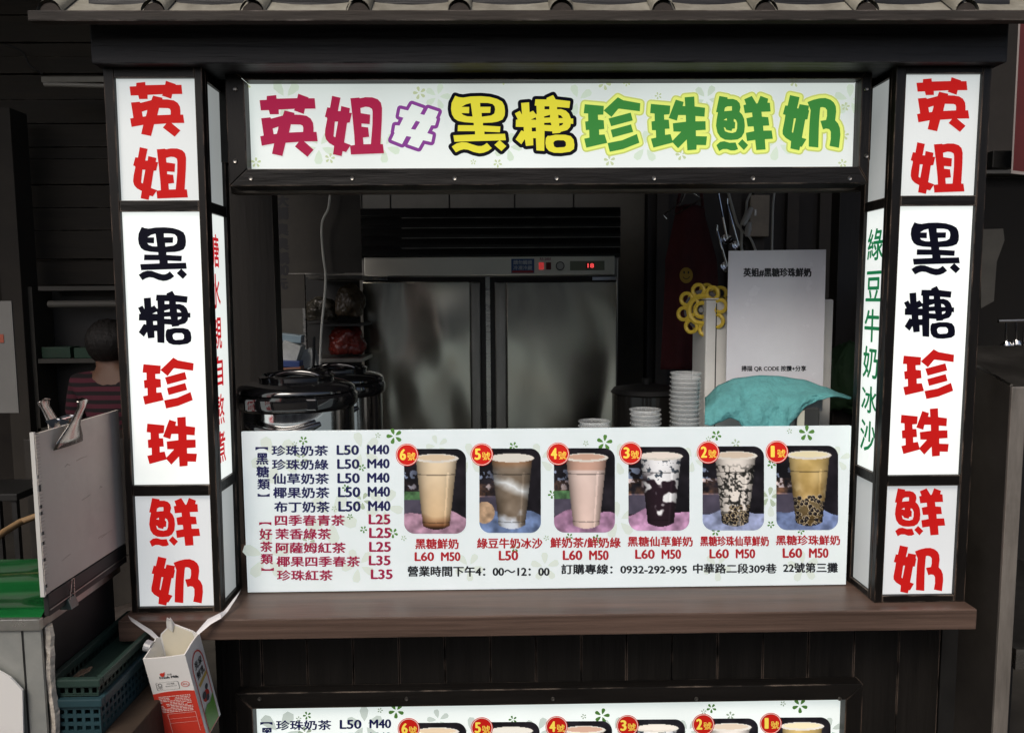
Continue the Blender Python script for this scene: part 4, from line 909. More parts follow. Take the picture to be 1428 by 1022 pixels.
# right of the refrigerator: hanging apron, utensils, adapters
wr = struct('partition_wall', MB().box(P(903, 400, 2.0).x, P(1230, 400, 2.0).x, 2.0, 2.04, 0, 2.6), mat('dark partition', (.02, .018, .017, 1), .8, noise=.3, nscale=3))
for px in (915, 1015, 1048, 1095, 1140):
    b = rect(px, 262, px+16, 560, 1.97); o = obj('batten', MB().box(b[0], b[1], 1.97, 1.999, .0, 2.55), mat('dim batten', (.03, .025, .02, 1), .7, noise=.3) if 'dim batten' not in bpy.data.materials else bpy.data.materials['dim batten'], wr)
ap_m = mat('maroon apron cloth', (.075, .012, .014, 1), .85, noise=.2, nscale=12, bump=.4, bscale=60)
apr = thing('apron', 'maroon apron with a yellow smiling face hanging on a wire hanger', 'apron', tuple(P(962, 290, 1.15)))
outl = [(932, 286, 972), (945, 290, 985), (965, 286, 992), (985, 284, 996)]
am = MB(); rows_ = 30; colsn = 24
for i in range(rows_+1):
    py = 285+230*i/rows_; hw = 20+ (0 if py < 300 else min(16, (py-300)*.25)) + max(0, (py-380))*.07; cxp = 962+max(0, (py-300))*.02
    for j in range(colsn+1):
        u = j/colsn*2-1
        am.v.append(P(cxp+u*hw*1.0, py+ (6*u*u if i == 0 else 0), 1.15+.02*math.sin(u*7+i*.05)*(i/rows_)+.035*u*u))
am.f = [(i*(colsn+1)+j, i*(colsn+1)+j+1, (i+1)*(colsn+1)+j+1, (i+1)*(colsn+1)+j) for i in range(rows_) for j in range(colsn)]
o = obj('apron_body', am, ap_m, apr, smooth=True); o.modifiers.new('thick', 'SOLIDIFY').thickness = .003
m = MB(); m.tube([P(944, 290, 1.16), P(948, 270, 1.17), P(956, 262, 1.18)], .006, 6).tube([P(980, 288, 1.16), P(978, 270, 1.17), P(972, 262, 1.18)], .006, 6); obj('strap', m, ap_m, apr)
m = MB(); m.tube([P(930, 305, 1.13), P(925, 300, 1.13), P(950, 282, 1.13), P(956, 268, 1.13), P(962, 262, 1.13), P(967, 269, 1.13), P(979, 278, 1.13), P(940, 300, 1.13)], .0028, 6); obj('hanger', m, chrome, apr)
sm = MB(); yy_ = 1.133; dsc = [P(957+9.2*math.cos(i*math.pi/12), 384+11*math.sin(i*math.pi/12), yy_) for i in range(24)]; sm.prism(dsc, (0, .0015, 0)); face = obj('smile_patch', sm, mat('yellow patch', (.42, .26, .03, 1), .7), apr)
sm = MB()
for ex in (-3, 3): sm.add([P(957+ex+1.1*math.cos(i*math.pi/6), 380+2*math.sin(i*math.pi/6), yy_-.0006) for i in range(12)], [tuple(range(12))])
arc = [(957+5.5*math.cos(a_), 384+5.5*math.sin(a_)) for a_ in [.35+i*2.4/8 for i in range(9)]]
sm.add([P(a_, b_, yy_-.0006) for a_, b_ in arc]+[P(957+(a_-957)*.82, 384+(b_-384)*.82, yy_-.0006) for a_, b_ in arc], [(i, i+1, 10+i, 9+i) for i in range(8)]); obj('smile_lines', sm, matt_black, face)
# ladles
rail_b = rect(985, 262, 1110, 266, 1.35)
for i, (px, py, l, tl) in enumerate(((1002, 272, 62, 12), (1014, 285, 58, 16), (1000, 322, 50, 14))):
    t = thing('ladle', ('leftmost steel ladle hanging right of the maroon apron', 'middle steel ladle hanging between the apron and the white plugs', 'lowest steel ladle hanging behind the paper card')[i], 'ladle', tuple(P(px, py, 1.2)), 'steel ladles hanging by the apron')
    e_ = P(px+tl, py+l, 1.2); obj('handle', MB().tube([P(px, py-8, 1.2), P(px, py, 1.2), P(px+tl*.5, py+l*.5, 1.19), e_], .004, 8), chrome, t)
    mm_ = MB(); mm_.lathe([(.004, -.022), (.018, -.016), (.027, 0), (.026, .001), (.016, -.012), (.003, -.017)], e_, 20, Matrix.Rotation(.9, 3, 'X')); obj('bowl', mm_, chrome, t, smooth=True)
cable('thick white cable curving down right of the ladles', ((1014, 262), (1020, 285), (1028, 312), (1034, 322), (1034, 345), (1038, 372)), 1.1, .0055)
cable('white cable looping over the two plugs', ((1050, 264), (1042, 280), (1040, 296), (1033, 318), (1046, 332), (1054, 350), (1062, 372)), 1.08, .0045)
cable('straight white cable hanging right of the brown box', ((1081, 262), (1078, 285), (1077, 320), (1076, 372)), 1.1, .0045)
for i, (pa, pb) in enumerate((((1048, 290), (1036, 314)), ((1045, 310), (1042, 330)))):
    m = MB().tube([P(*pa, 1.06), P(pa[0]*.5+pb[0]*.5, pa[1]*.5+pb[1]*.5, 1.06), P(*pb, 1.06)], [.008, .013, .009], 12)
    tag(obj('plug', m, white_plastic, None, smooth=True), ('upper white plug on the hanging cables', 'lower white plug on the hanging cables')[i], 'plug', 'white plugs on the cables')
jb = thing('junction_box', 'brownish wall box between the white hanging cables', 'box', tuple(P(1058, 300, 1.9)))
b = rect(1046, 272, 1073, 330, 1.93); obj('box_cover', MB().box(b[0], b[1], 1.93, 1.968, b[2], b[3]), mat('aged cover', (.2, .17, .13, 1), .6, noise=.25), jb, bevel=.004)
obj('latch', MB().box(b[0]+.02, b[0]+.03, 1.925, 1.929, (b[2]+b[3])/2, (b[2]+b[3])/2+.03), steel_dark, jb)
gb = mat('dark green fabric', (.012, .04, .012, 1), .8, noise=.3, bump=.4, bscale=30)
blob('green_bag', 1180, 535, .075, .145, .62, gb, 'dark green cloth bag standing between the sealing machine and right post', 'bag', 9, .06)
blob('crumpled_wrap', 1172, 452, .028, .03, .66, mat('dull white wrap', (.35, .36, .36, 1), .6, bump=.5, bscale=40), 'small crumpled white wrap on top of the green bag', 'wrap', 12, .03)
# dark pot right of the refrigerator
pt = thing('stock_pot', 'dark stock pot in the shadow right of the refrigerator', 'pot', tuple(P(895, 560, .8)))
c = P(902, 560, .85)
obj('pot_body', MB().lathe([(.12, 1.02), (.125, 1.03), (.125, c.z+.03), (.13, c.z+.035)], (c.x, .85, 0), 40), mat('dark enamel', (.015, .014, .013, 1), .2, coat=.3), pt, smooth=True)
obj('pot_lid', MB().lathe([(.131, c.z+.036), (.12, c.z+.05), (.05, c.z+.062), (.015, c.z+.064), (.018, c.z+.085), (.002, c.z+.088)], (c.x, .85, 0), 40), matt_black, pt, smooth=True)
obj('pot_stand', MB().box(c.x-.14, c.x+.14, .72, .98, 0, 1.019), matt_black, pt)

# ================================================================ LEFT SIDE
# clip board on the stall's left flank
bx = P(55, 720, -.3).x; z1n, z0n = PX(50, 605, bx).z, PX(57, 833, bx).z
yn = -.3; yf = PX(171, 680, bx).y
z1 = z1n; z0 = z0n
wb = thing('white_board', 'worn white hanging board with chipped left edge and a big metal clip', 'board', (bx, yn, z0), None)
wbm = mat('worn white board', (.60, .55, .49, 1), .55, c2=(.54, .49, .44, 1), nscale=5, bump=.05, dirt=.35)
obj('board_sheet', MB().box(bx-.006, bx, yn+.016, yf, z0, z1), wbm, wb)
cr = MB(); rr2 = random.Random(77)
for k in range(7):
    z_ = z0+(z1-z0)*rr2.uniform(.08, .9); y_ = yn+.016+rr2.uniform(0, .25); l_ = rr2.uniform(.01, .05)
    cr.tube([(bx+.0002, y_, z_), (bx+.0006, y_+l_/2, z_+rr2.uniform(.001, .005)), (bx+.0002, y_+l_, z_+rr2.uniform(-.001, .006))], .0006, 5)
obj('crease', cr, mat('crease shade', (.42, .37, .32, 1), .6), wb)
em = MB(); rr = random.Random(8); n = 48
prev = 0
for k in range(n):      # ragged chipped lip on the near edge
    za = z0+(z1-z0)*k/n; zb_ = z0+(z1-z0)*(k+1)/n-.0008; w_ = rr.choice((.0005, .001, .002, .001, .0005, .006, .010, .001))
    em.box(bx+.0004, bx+.0016, yn+w_, yn+.016, za, zb_)
obj('torn_edge', em, wbm, wb)
obj('edge_strip', MB().box(bx-.009, bx-.0005, yn, yn+.0055, z0-.004, z1+.004), mat('grey edge', (.6, .6, .57, 1), .4), wb)
obj('dark_core', MB().box(bx-.003, bx+.0002, yn+.0056, yn+.0158, z0, z1), matt_black, wb)
obj('bottom_bar', MB().box(bx-.01, bx+.001, yn+.01, yf, z0-.050, z0-.003), matt_black, wb, bevel=.002)
obj('bar_wire', MB().tube([(bx+.003, yn+.01, z0-.036), (bx+.003, yf, z0-.032)], .0016, 6), steel_dark, wb)
# bulldog clip
clip_m = mat('dark worn chrome', (.30, .28, .26, 1), .25, metal=1, noise=.3, nscale=60)
def clip():
    cpt = PX(92, 592, bx); yc = cpt.y; zt0 = z1
    t = thing('bulldog_clip', 'large shiny metal clip gripping the top of the white board', 'clip', (bx, yc, zt0))
    for s_ in (1, -1):
        m = MB(); off = .003 if s_ > 0 else -.009
        w1 = .052; prof = [(off+s_*.0005, -.045), (off+s_*.004, -.030), (off+s_*.013, -.004), (off+s_*.020, .012), (off+s_*.034, .040), (off+s_*.037, .052), (off+s_*.030, .056)]
        wd = [.088, .080, .044, .030, .026, .034, .026]; vs = []
        for (o_, z_), ww in zip(prof, wd):
            for i in range(7):
                q = i/6*2-1; vs.append((bx+o_+s_*.004*(1-q*q), yc+q*ww*.62, zt0+z_+ (.004*(1-q*q) if z_ > .05 else 0)))
        m.add(vs, [(i*7+j, i*7+j+1, (i+1)*7+j+1, (i+1)*7+j) for i in range(6) for j in range(6)])
        o = obj('jaw', m, clip_m, t, smooth=True); o.modifiers.new('thick', 'SOLIDIFY').thickness = .0016
        e = MB(); e.prism([(bx+off+s_*.004, yc-.026, zt0-.004), (bx+off+s_*.02, yc-.026, zt0+.014), (bx-.003, yc-.026, zt0+.020)], (0, .0018, 0)); e.prism([(bx+off+s_*.004, yc+.024, zt0-.004), (bx+off+s_*.02, yc+.024, zt0+.014), (bx-.003, yc+.024, zt0+.020)], (0, .0018, 0)); obj('cheek', e, chrome, t)
    obj('spring_pin', MB().tube([(bx-.003, yc-.03, zt0+.014), (bx-.003, yc+.03, zt0+.014)], .0045, 12), chrome, t, smooth=True)
clip()
cb = PX(97, 838, bx); t = thing('binder_clip', 'small dark binder clip hanging at the bottom edge of the white board', 'clip', (bx, cb.y, z0-.04))
obj('clip_body', MB().prism([(bx-.014, cb.y-.014, z0-.062), (bx+.012, cb.y-.014, z0-.062), (bx+.005, cb.y-.014, z0-.038), (bx-.011, cb.y-.014, z0-.038)], (0, .028, 0)), mat('grey green clip', (.10, .14, .13, 1), .25, metal=.4), t, bevel=.001)
obj('clip_arm', MB().tube([(bx+.006, cb.y-.009, z0-.040), (bx+.010, cb.y-.004, z0+.002), (bx+.010, cb.y+.004, z0+.002), (bx+.006, cb.y+.009, z0-.040)], .0013, 6), steel, t)

# green covered table
TY0, TY1 = -.30, .03
tz = P(30, 859, TY0).z; tx1 = P(54, 860, TY0).x; tx0 = tx1-1.1
tbl = thing('green_table', 'metal table with a glossy green top at the left edge of the photo', 'table', (tx1-.5, 0, 0))
gm = mat('glossy green vinyl', (.008, .10, .025, 1), .12, noise=.35, nscale=5, stretch=(.5, 2.5, 1), bump=.12, bscale=6, coat=.5)
gp = MB(); nx, ny = 30, 22
for i in range(nx+1):
    for j in range(ny+1):
        x = tx0+(tx1-tx0)*i/nx; y = TY0+.006+(TY1-TY0)*j/ny
        gp.v.append(Vector((x, y, tz+.002+.0035*math.sin(y*38+x*5+1.5*math.sin(x*7))+.0015*math.sin(x*20+y*13) - (.012*(max(0, 1-j/1.5))**2))))
gp.f = [(i*(ny+1)+j, (i+1)*(ny+1)+j, (i+1)*(ny+1)+j+1, i*(ny+1)+j+1) for i in range(nx) for j in range(ny)]
obj('vinyl_cover', gp, gm, tbl, smooth=True)
obj('top_slab', MB().box(tx0, tx1, TY0+.012, TY1, tz-.03, tz-.012), steel_dark, tbl)
sc = mat('scuffed metal trim', (.42, .43, .40, 1), .3, metal=.85, c2=(.6, .6, .56, 1), nscale=14, bump=.3, bscale=18)
obj('trim_strip', MB().box(tx0, tx1+.002, TY0-.002, TY0+.011, tz-.031, tz-.006), sc, tbl, bevel=.002)
obj('front_panel', MB().box(tx0, tx1-.001, TY0+.004, TY0+.011, .02, tz-.032), mat('pale metal panel', (.30, .32, .31, 1), .45, metal=.5, c2=(.46, .47, .44, 1), nscale=6, dirt=.7, bump=.15, bscale=9), tbl)
obj('side_sheet', MB().box(tx1-.03, tx1-.02, TY0+.0115, TY1, .02, tz-.031), matt_black, tbl)  # black sheet stands in for the shade under the open table
obj('seam', MB().box(P(33, 950, TY0).x, P(34, 950, TY0).x+.002, TY0+.0025, TY0+.0038, .02, tz-.033), matt_black, tbl)
pw = thing('paper_sheet', 'white sheet with a cut corner leaning on the table front at the bottom left', 'sheet', tuple(P(10, 1010, TY0-.01)))
q = [P(a_, b_, TY0-.012) for a_, b_ in ((-30, 915), (0, 936), (14, 944), (31, 962), (33, 1060), (-30, 1060))]; obj('sheet', MB().prism(q, (0, .004, 0)), mat('white card sheet', (.72, .72, .70, 1), .4, dirt=.2), pw)
st_ = thing('bamboo_stick', 'pale curved stick lying across the green table top', 'stick', tuple(PZ(30, 735, tz)))
obj('shaft', MB().tube([PZ(-20, 762, tz+.018), PZ(5, 742, tz+.02), PZ(28, 728, tz+.025), PZ(52, 719, tz+.035)], [.009, .010, .010, .009], 10), mat('bamboo', (.28, .18, .09, 1), .5, noise=.2), st_, smooth=True)
# foil-wrapped post beside the table
fm = MB(); x0 = P(61, 900, -.28).x; x1 = P(75, 900, -.28).x; zt1 = P(68, 873, -.28).z; rr = random.Random(5); n = 40
for k in range(n+1):
    z_ = zt1*(1-k/n)+.02*k/n; dx = .002*math.sin(k*.9)+rr.uniform(-.0015, .0015)
    for ax_, ay in ((x0, -.28), (x0+.008, -.287+rr.uniform(-.002, .002)), (x1-.006, -.284+rr.uniform(-.004, .002)), (x1-.002, -.276), (x1-.012, -.262), (x0, -.262)): fm.v.append(Vector((ax_+dx, ay, z_)))
fm.f = [(k*6+i, k*6+(i+1) % 6, (k+1)*6+(i+1) % 6, (k+1)*6+i) for k in range(n) for i in range(6)]+[tuple(range(6)), tuple(range(n*6, n*6+6))[::-1]]
tag(obj('wrapped_post', fm, mat('crinkled pale wrap', (.50, .46, .40, 1), .35, noise=.15, nscale=20, bump=.8, bscale=45), None), 'upright post wrapped in crinkled pale plastic beside the table', 'post')

# teal crates below the counter
def crate(x0, x1, y0, y1, z0, z1, label, mt):
    t = thing('plastic_crate', label, 'crate', ((x0+x1)/2, (y0+y1)/2, z0), 'teal crates under the counter'); tp = .012
    rim = MB(); 
    for (a_, b_, c_, d_) in ((x0-.008, x1+.008, y0-.008, y0+.006), (x0-.008, x1+.008, y1-.006, y1+.008), (x0-.008, x0+.006, y0+.0065, y1-.0065), (x1-.006, x1+.008, y0+.0065, y1-.0065)): rim.box(a_, b_, c_, d_, z1-.018, z1)
    obj('rim', rim, mt, t, bevel=.003)
    def wall(nm, axis, fixed, a0, a1):
        m = MB(); n = max(3, int((a1-a0)/.016)); hh = z1-.019-z0; st = (a1-a0)/n
        def bx_(u0, u1, w0, w1):
            if axis == 'x': m.box(u0, u1, fixed, fixed+.003, w0, w1)
            else: m.box(fixed, fixed+.003, u0, u1, w0, w1)
        rows = 3
        for k in range(n+1): bx_(a0+k*st-.0035 if k else a0, a0+k*st+.0035 if k < n else a1, z0+.004, z1-.019)
        for r_ in range(rows+1):
            w0 = z0+.004+r_*(hh-.012)/rows
            for k in range(n): bx_(a0+k*st+.0036, a0+(k+1)*st-.0036, w0, w0+.008)
        o = obj(nm, m, mt, t); o['kind'] = 'stuff'
    wall('front_wall', 'x', y0, x0, x1); wall('back_wall', 'x', y1-.003, x0, x1); wall('side_wall', 'y', x0, y0+.0035, y1-.0035); wall('side_wall', 'y', x1-.003, y0+.0035, y1-.0035)
    obj('floor_panel', MB().box(x0, x1, y0, y1, z0, z0+.003), mt, t)
    return t
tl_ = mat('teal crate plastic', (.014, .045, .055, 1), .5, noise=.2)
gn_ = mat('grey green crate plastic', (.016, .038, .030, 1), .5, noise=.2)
CY = -.27
cxr = P(138, 960, CY).x; cxl = max(P(84, 960, CY).x-.03, tx1-.012); cz = P(138, 946, CY).z; cz2 = P(138, 972, CY).z
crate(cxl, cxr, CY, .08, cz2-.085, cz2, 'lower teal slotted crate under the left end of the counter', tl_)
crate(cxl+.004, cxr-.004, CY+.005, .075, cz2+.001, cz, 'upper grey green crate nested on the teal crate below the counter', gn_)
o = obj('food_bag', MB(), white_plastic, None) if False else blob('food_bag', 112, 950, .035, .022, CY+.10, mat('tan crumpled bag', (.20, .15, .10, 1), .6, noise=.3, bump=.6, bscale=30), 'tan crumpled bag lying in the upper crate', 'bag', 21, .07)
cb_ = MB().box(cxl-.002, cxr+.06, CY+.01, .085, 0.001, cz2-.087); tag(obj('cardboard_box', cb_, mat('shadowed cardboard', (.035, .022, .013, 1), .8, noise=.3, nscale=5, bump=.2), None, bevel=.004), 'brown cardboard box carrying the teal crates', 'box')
# dim bundle behind the crates
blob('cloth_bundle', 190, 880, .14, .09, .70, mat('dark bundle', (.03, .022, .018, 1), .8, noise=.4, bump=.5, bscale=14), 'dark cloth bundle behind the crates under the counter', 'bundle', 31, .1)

# ---- milk carton hanging from the counter edge
WC = .100; Dc = 1.848*WC/.108
Ru, Uu, Fu = RGT, UPV, FWD
cv = lambda c: (Ru*c[0]-Uu*c[1]+Fu*c[2]).normalized()
u_ = cv((.9923, -.1173, -.0408)); dn = cv((.1238, .9616, .2448)); w_ = cv((.0105, -.2479, .9687)); DR = .811
d0 = ray(199.2, 918.4); TL = CAM + d0*(Dc/1.0)
ct = thing('milk_carton', 'cut-open white and red fresh milk carton tied to the counter by white strips', 'milk carton', tuple(TL))
cpt = lambda a_, b_, c_: TL+u_*(a_*WC)+w_*(b_*WC*DR)+dn*(c_*WC)       # a across, b deep, c down
cm_ = mat('coated white carton', (.80, .80, .78, 1), .3, noise=.03); cin = mat('cream carton inside', (.72, .68, .55, 1), .45, noise=.06)
HC = 2.3; T_ = .03
def cpr(nm, pts, ext_, m_): return obj(nm, MB().prism([cpt(*p) for p in pts], ext_), m_, ct)
cpr('front_face', [(0, 0, 0), (.25, 0, .012), (.6, 0, .02), (1, 0, 0), (1, 0, HC), (0, 0, HC)], w_*(T_*WC), cm_)
cpr('left_face', [(0, T_, 0), (0, .5, -.03), (0, .8, -.10), (0, 1, -.02), (0, 1, HC), (0, T_, HC)], u_*(T_*WC), cm_)
cpr('right_face', [(1, T_, 0), (1, .55, -.04), (1, 1, -.02), (1, 1, HC), (1, T_, HC)], -u_*(T_*WC), cm_)
bk = [(0+T_, 1, 0), (.08, 1, -.12), (.26, 1, -.26), (.34, .92, -.30), (.40, .86, -.52), (.46, .9, -.34), (.62, 1, -.24), (.86, 1, -.10), (1-T_, 1, .02), (1-T_, 1, HC), (T_, 1, HC)]
cpr('back_face', [(a_, 1, c_) for a_, b_, c_ in bk], -w_*(T_*WC), cm_)
cpr('inner_lining', [(a_*.96+.02, .96, c_+.03) for a_, b_, c_ in bk[1:4]+bk[5:8]]+[(.95, .96, .8), (.05, .96, .8)], -w_*(.004*WC), cin)
cpr('gable_tab', [(.28, .95, -.28), (.33, .90, -.46), (.40, .84, -.60), (.47, .88, -.50), (.46, .95, -.30), (.40, .94, -.16)], -w_*(.02*WC), cm_)
cpr('milk_floor', [(T_, T_, .9), (1-T_, T_, .9), (1-T_, 1-T_, .9), (T_, 1-T_, .9)], dn*(.02*WC), cin)
cp0 = cpt(.02, .5, -.10); mcap = MB(); axc = -u_*.8-dn*.3+w_*.1; axc.normalize()
mcap.tube([cpt(-.0, .55, .0), cpt(-.0, .55, .0)+axc*.016], [.013, .0135], 16); obj('spout_cap', mcap, mat('clear ribbed cap', (.35, .36, .38, 1), .2, noise=.4, nscale=60), ct)
ep = .0006
FF = lambda a_, c_, e=1: cpt(a_, 0, c_)-w_*(ep*e)      # print on the front face
RF = lambda b_, c_, e=1: cpt(1, b_, c_)+u_*(ep*e)     # print on the right face
crd = mat('carton red print', (.62, .05, .03, 1), .3, noise=.05); cwh = mat('carton white print', (.75, .70, .66, 1), .4)
m = MB(); pts = [FF(a_, .92+.04*(2*a_-1)**2 - .0) for a_ in [i/10 for i in range(11)]]+[FF(1, HC), FF(0, HC)]; m.add(pts, [tuple(range(len(pts)))]); obj('red_band', m, crd, ct)
m = MB(); rr = random.Random(12)
for k in range(11):
    c0 = 1.04+k*.042; 
    xk = .12
    while xk < .86:
        l = rr.uniform(.03, .12)
        if rr.random() < .93: m.add([FF(xk, c0, 2), FF(min(.88, xk+l), c0, 2), FF(min(.88, xk+l), c0+.018, 2), FF(xk, c0+.018, 2)], [(0, 1, 2, 3)])
        xk += l+.015
for (a0, a1, c0, c1) in ((.22, .9, 1.52, 1.527), (.22, .227, 1.52, 2.05), (.893, .9, 1.52, 2.05), (.22, .9, 1.66, 1.665), (.22, .9, 1.78, 1.785)): m.add([FF(a0, c0, 2), FF(a1, c0, 2), FF(a1, c1, 2), FF(a0, c1, 2)], [(0, 1, 2, 3)])
o = obj('small_print', m, cwh, ct); o['kind'] = 'stuff'
def tplace(s, x0, y0, x1, y1, F, m_, nm, bold=0):
    m = MB(); v, f = text_tris(s); m.add([F(x0+a_*(x1-x0), y1-b_*(y1-y0), 2) for a_, b_ in v], f)
    if bold: m.add([F(x0+a_*(x1-x0)+bold, y1-b_*(y1-y0), 2.2) for a_, b_ in v], f)
    return obj(nm, m, m_, ct)
tplace('Fresh Milk', .27, .505, .72, .565, FF, black_d, 'lettering', .008)
tplace('光泉', .46, .44, .58, .49, FF, black_d, 'lettering')
m = MB(); m.add([FF(.35+.055*math.cos(t), .45+.05*math.sin(t)*(1.3 if t < math.pi else .8), 2) for t in [i*math.pi/8 for i in range(16)]], [tuple(range(16))]); m.add([FF(.37, .43, 2.4), FF(.43, .38, 2.4), FF(.41, .45, 2.4)], [(0, 1, 2)]); obj('leaf_logo', m, crd, ct)
def loop(F, pts, r, m_, nm): m = MB(); n = len(pts); 
def outline(F, pts, th, m_, nm, e=2):
    m = MB(); n = len(pts); c = (sum(p[0] for p in pts)/n, sum(p[1] for p in pts)/n)
    inn = [(p[0]+(c[0]-p[0])*th, p[1]+(c[1]-p[1])*th) for p in pts]
    m.add([F(*p, e) for p in pts]+[F(*p, e) for p in inn], [(i, (i+1) % n, n+(i+1) % n, n+i) for i in range(n)]); return obj(nm, m, m_, ct)
outline(FF, [(.16, .66), (.66, .66), (.68, .68), (.68, .85), (.66, .87), (.16, .87), (.14, .85), (.14, .68)], .035, black_d, 'certificate_box')
tplace('FSC', .18, .78, .28, .84, FF, black_d, 'lettering'); outline(FF, [(.23+.05*math.cos(t), .73+.045*math.sin(t)) for t in [i*math.pi/6 for i in range(12)]], .25, black_d, 'tree_mark')
tplace('MIX 紙盒', .40, .69, .58, .73, FF, black_d, 'lettering'); tplace('Board FSC C0', .36, .76, .62, .79, FF, black_d, 'lettering')
outline(FF, [(.83+.10*math.cos(t), .76+.075*math.sin(t)) for t in [i*math.pi/10 for i in range(20)]], .14, crd, 'round_stamp'); tplace('鮮乳', .77, .73, .89, .79, FF, crd, 'lettering')
ov = [(.5+.36*math.cos(t), .62-.42*math.sin(t)) for t in [i*math.pi/12 for i in range(13)]]+[(.14, HC-.02), (.86, HC-.02)]
# right face: red edged oval, lettering, meadow
outline(RF, ov, .10, crd, 'oval_outline')
tplace('光泉', .28, .42, .74, .62, RF, black_d, 'lettering', .02); tplace('鮮乳', .28, .68, .74, .88, RF, black_d, 'lettering', .02)
m = MB(); m.add([RF(.25, .98, 2), RF(.8, .90, 2), RF(.82, .99, 2), RF(.3, 1.08, 2)], [(0, 1, 2, 3)]); obj('gold_ribbon', m, mat('gold print', (.6, .42, .1, 1), .4), ct)
m = MB(); m.add([RF(.18, 1.72, 3), RF(.4, 1.62, 3), RF(.6, 1.66, 3), RF(.84, 1.55, 3), RF(.84, HC-.06, 3), RF(.18, HC-.06, 3)], [tuple(range(6))]); obj('meadow_print', m, mat('meadow green print', (.12, .32, .04, 1), .4), ct)
m = MB()
for cx, cy_, r in ((.40, 1.36, .09), (.62, 1.24, .07), (.55, 1.50, .08)): m.add([RF(cx+r*math.cos(t)*1.3, cy_+r*math.sin(t), 2) for t in [i*math.pi/6 for i in range(12)]], [tuple(range(12))])
obj('patch_print', m, mat('grey black patch print', (.06, .06, .07, 1), .5), ct)
m = MB(); m.add([RF(.5+.2*math.cos(t), 1.42+.14*math.sin(t), 1.5) for t in [i*math.pi/8 for i in range(16)]], [tuple(range(16))]); obj('red_patch_print', m, crd, ct)
# white strips
def strip(pts, wds, label):
    m = MB(); 
    for i, p in enumerate(pts):
        a_ = pts[max(0, i-1)]; b_ = pts[min(len(pts)-1, i+1)]; t = (b_-a_).normalized(); s_ = t.cross(FWD).normalized(); k = wds[i]
        m.v += [p-s_*k-FWD*.001, p+FWD*-.0008, p+s_*k*(.8+.3*math.sin(i*2.1))-FWD*.003, p+FWD*.0008]
    n = len(pts); m.f = [(i*4+j, i*4+(j+1) % 4, (i+1)*4+(j+1) % 4, (i+1)*4+j) for i in range(n-1) for j in range(4)]+[(3, 2, 1, 0), tuple(range(n*4-4, n*4))]
    o = obj('tie_strip', m, mat('white plastic strip', (.78, .78, .80, 1), .35) if 'white plastic strip' not in bpy.data.materials else bpy.data.materials['white plastic strip'], None, smooth=True); return tag(o, label, 'strip', 'white strips holding the milk carton')
yA = cpt(0, .9, 0).y; L1 = cpt(.02, .9, -.02)
strip([P(179, 858, -.02), P(184, 863, -.055), P(196, 870, -.065), P(210, 880, (L1.y-.06)/2), L1], [.002, .005, .007, .007, .005], 'left white strip from the pillar foot to the milk carton')
R1 = cpt(.97, .95, -.02)
strip([P(336, 822, .09), P(328, 834, .03), P(316, 852, -.02), P(308, 858, -.052), P(292, 866, (R1.y-.05)/2), R1], [.002, .004, .006, .007, .007, .005], 'right white strip over the counter edge to the milk carton')

# ---- background on the left
wood_bg = mat('dusty dark boards', (.022, .018, .013, 1), .8, noise=.4, nscale=4, stretch=(.3, 3, 3), bump=.4, bscale=10, edge=(.16, .14, .12, 1))
sb = thing('slatted_shutter', 'dusty dark wooden boards on the wall behind the stall at the upper left', 'shutter', tuple(P(80, 250, 2.6)))
ys = [-20, 20, 58, 78, 102, 138, 172, 205, 222, 258, 290, 322, 362, 398]
for a_, b_ in zip(ys, ys[1:]):
    r_ = rect(-60, a_, 330, b_, 2.6); j = random.uniform(0, .04); obj('board', MB().box(r_[0], r_[1], 2.6+j, 2.66+j, r_[2]+.006, r_[3]), wood_bg, sb, bevel=.003)
r_ = rect(18, 150, 46, 1100, 2.35); tag(obj('timber_post', MB().box(r_[0], r_[1], 2.35, 2.5, 0, r_[3]), mat('grey timber', (.035, .03, .024, 1), .8, noise=.3, nscale=3), None, bevel=.004), 'grey timber post left of the shelf cabinet at the far left', 'post')
tf = thing('tube_lamp', 'unlit fluorescent tube fitting on the boards at the upper left', 'lamp', tuple(P(100, 118, 2.3)))
obj('fitting', MB().box(P(57, 108, 2.3).x, P(175, 108, 2.3).x, 2.3, 2.36, P(80, 115, 2.3).z, P(80, 107, 2.3).z), mat('dusty white fitting', (.22, .21, .18, 1), .6, noise=.2), tf, bevel=.003)
obj('tube', MB().tube([P(62, 118, 2.28), P(175, 121, 2.28)], .012, 12), mat('dusty glass tube', (.28, .27, .24, 1), .3), tf, smooth=True)
cable('thin dark cable drooping over the boards at the upper left', ((5, 62), (30, 72), (42, 92), (60, 104)), 2.55, .006, 'old_cable', matt_black)
cab = thing('shelf_cabinet', 'dark shelf cabinet with pale frame behind the person in stripes', 'cabinet', tuple(P(110, 600, 2.4)))
frm = mat('pale cabinet frame', (.045, .042, .035, 1), .5, noise=.25)
for (a_, b_, c_, d_) in ((46, 400, 52, 640), (196, 400, 202, 640)): r_ = rect(a_, b_, c_, d_, 2.4); obj('upright', MB().box(r_[0], r_[1], 2.4, 2.58, 0, r_[3]), frm, cab)
for (c_, d_) in ((399, 405), (500, 506), (596, 602)): r_ = rect(53, c_, 195, d_, 2.4); obj('shelf', MB().box(r_[0], r_[1], 2.4, 2.58, r_[2], r_[3]), frm, cab)
r_ = rect(47, 399, 201, 640, 2.585); obj('back_panel', MB().box(r_[0], r_[1], 2.585, 2.595, 0, r_[3]), matt_black, cab)
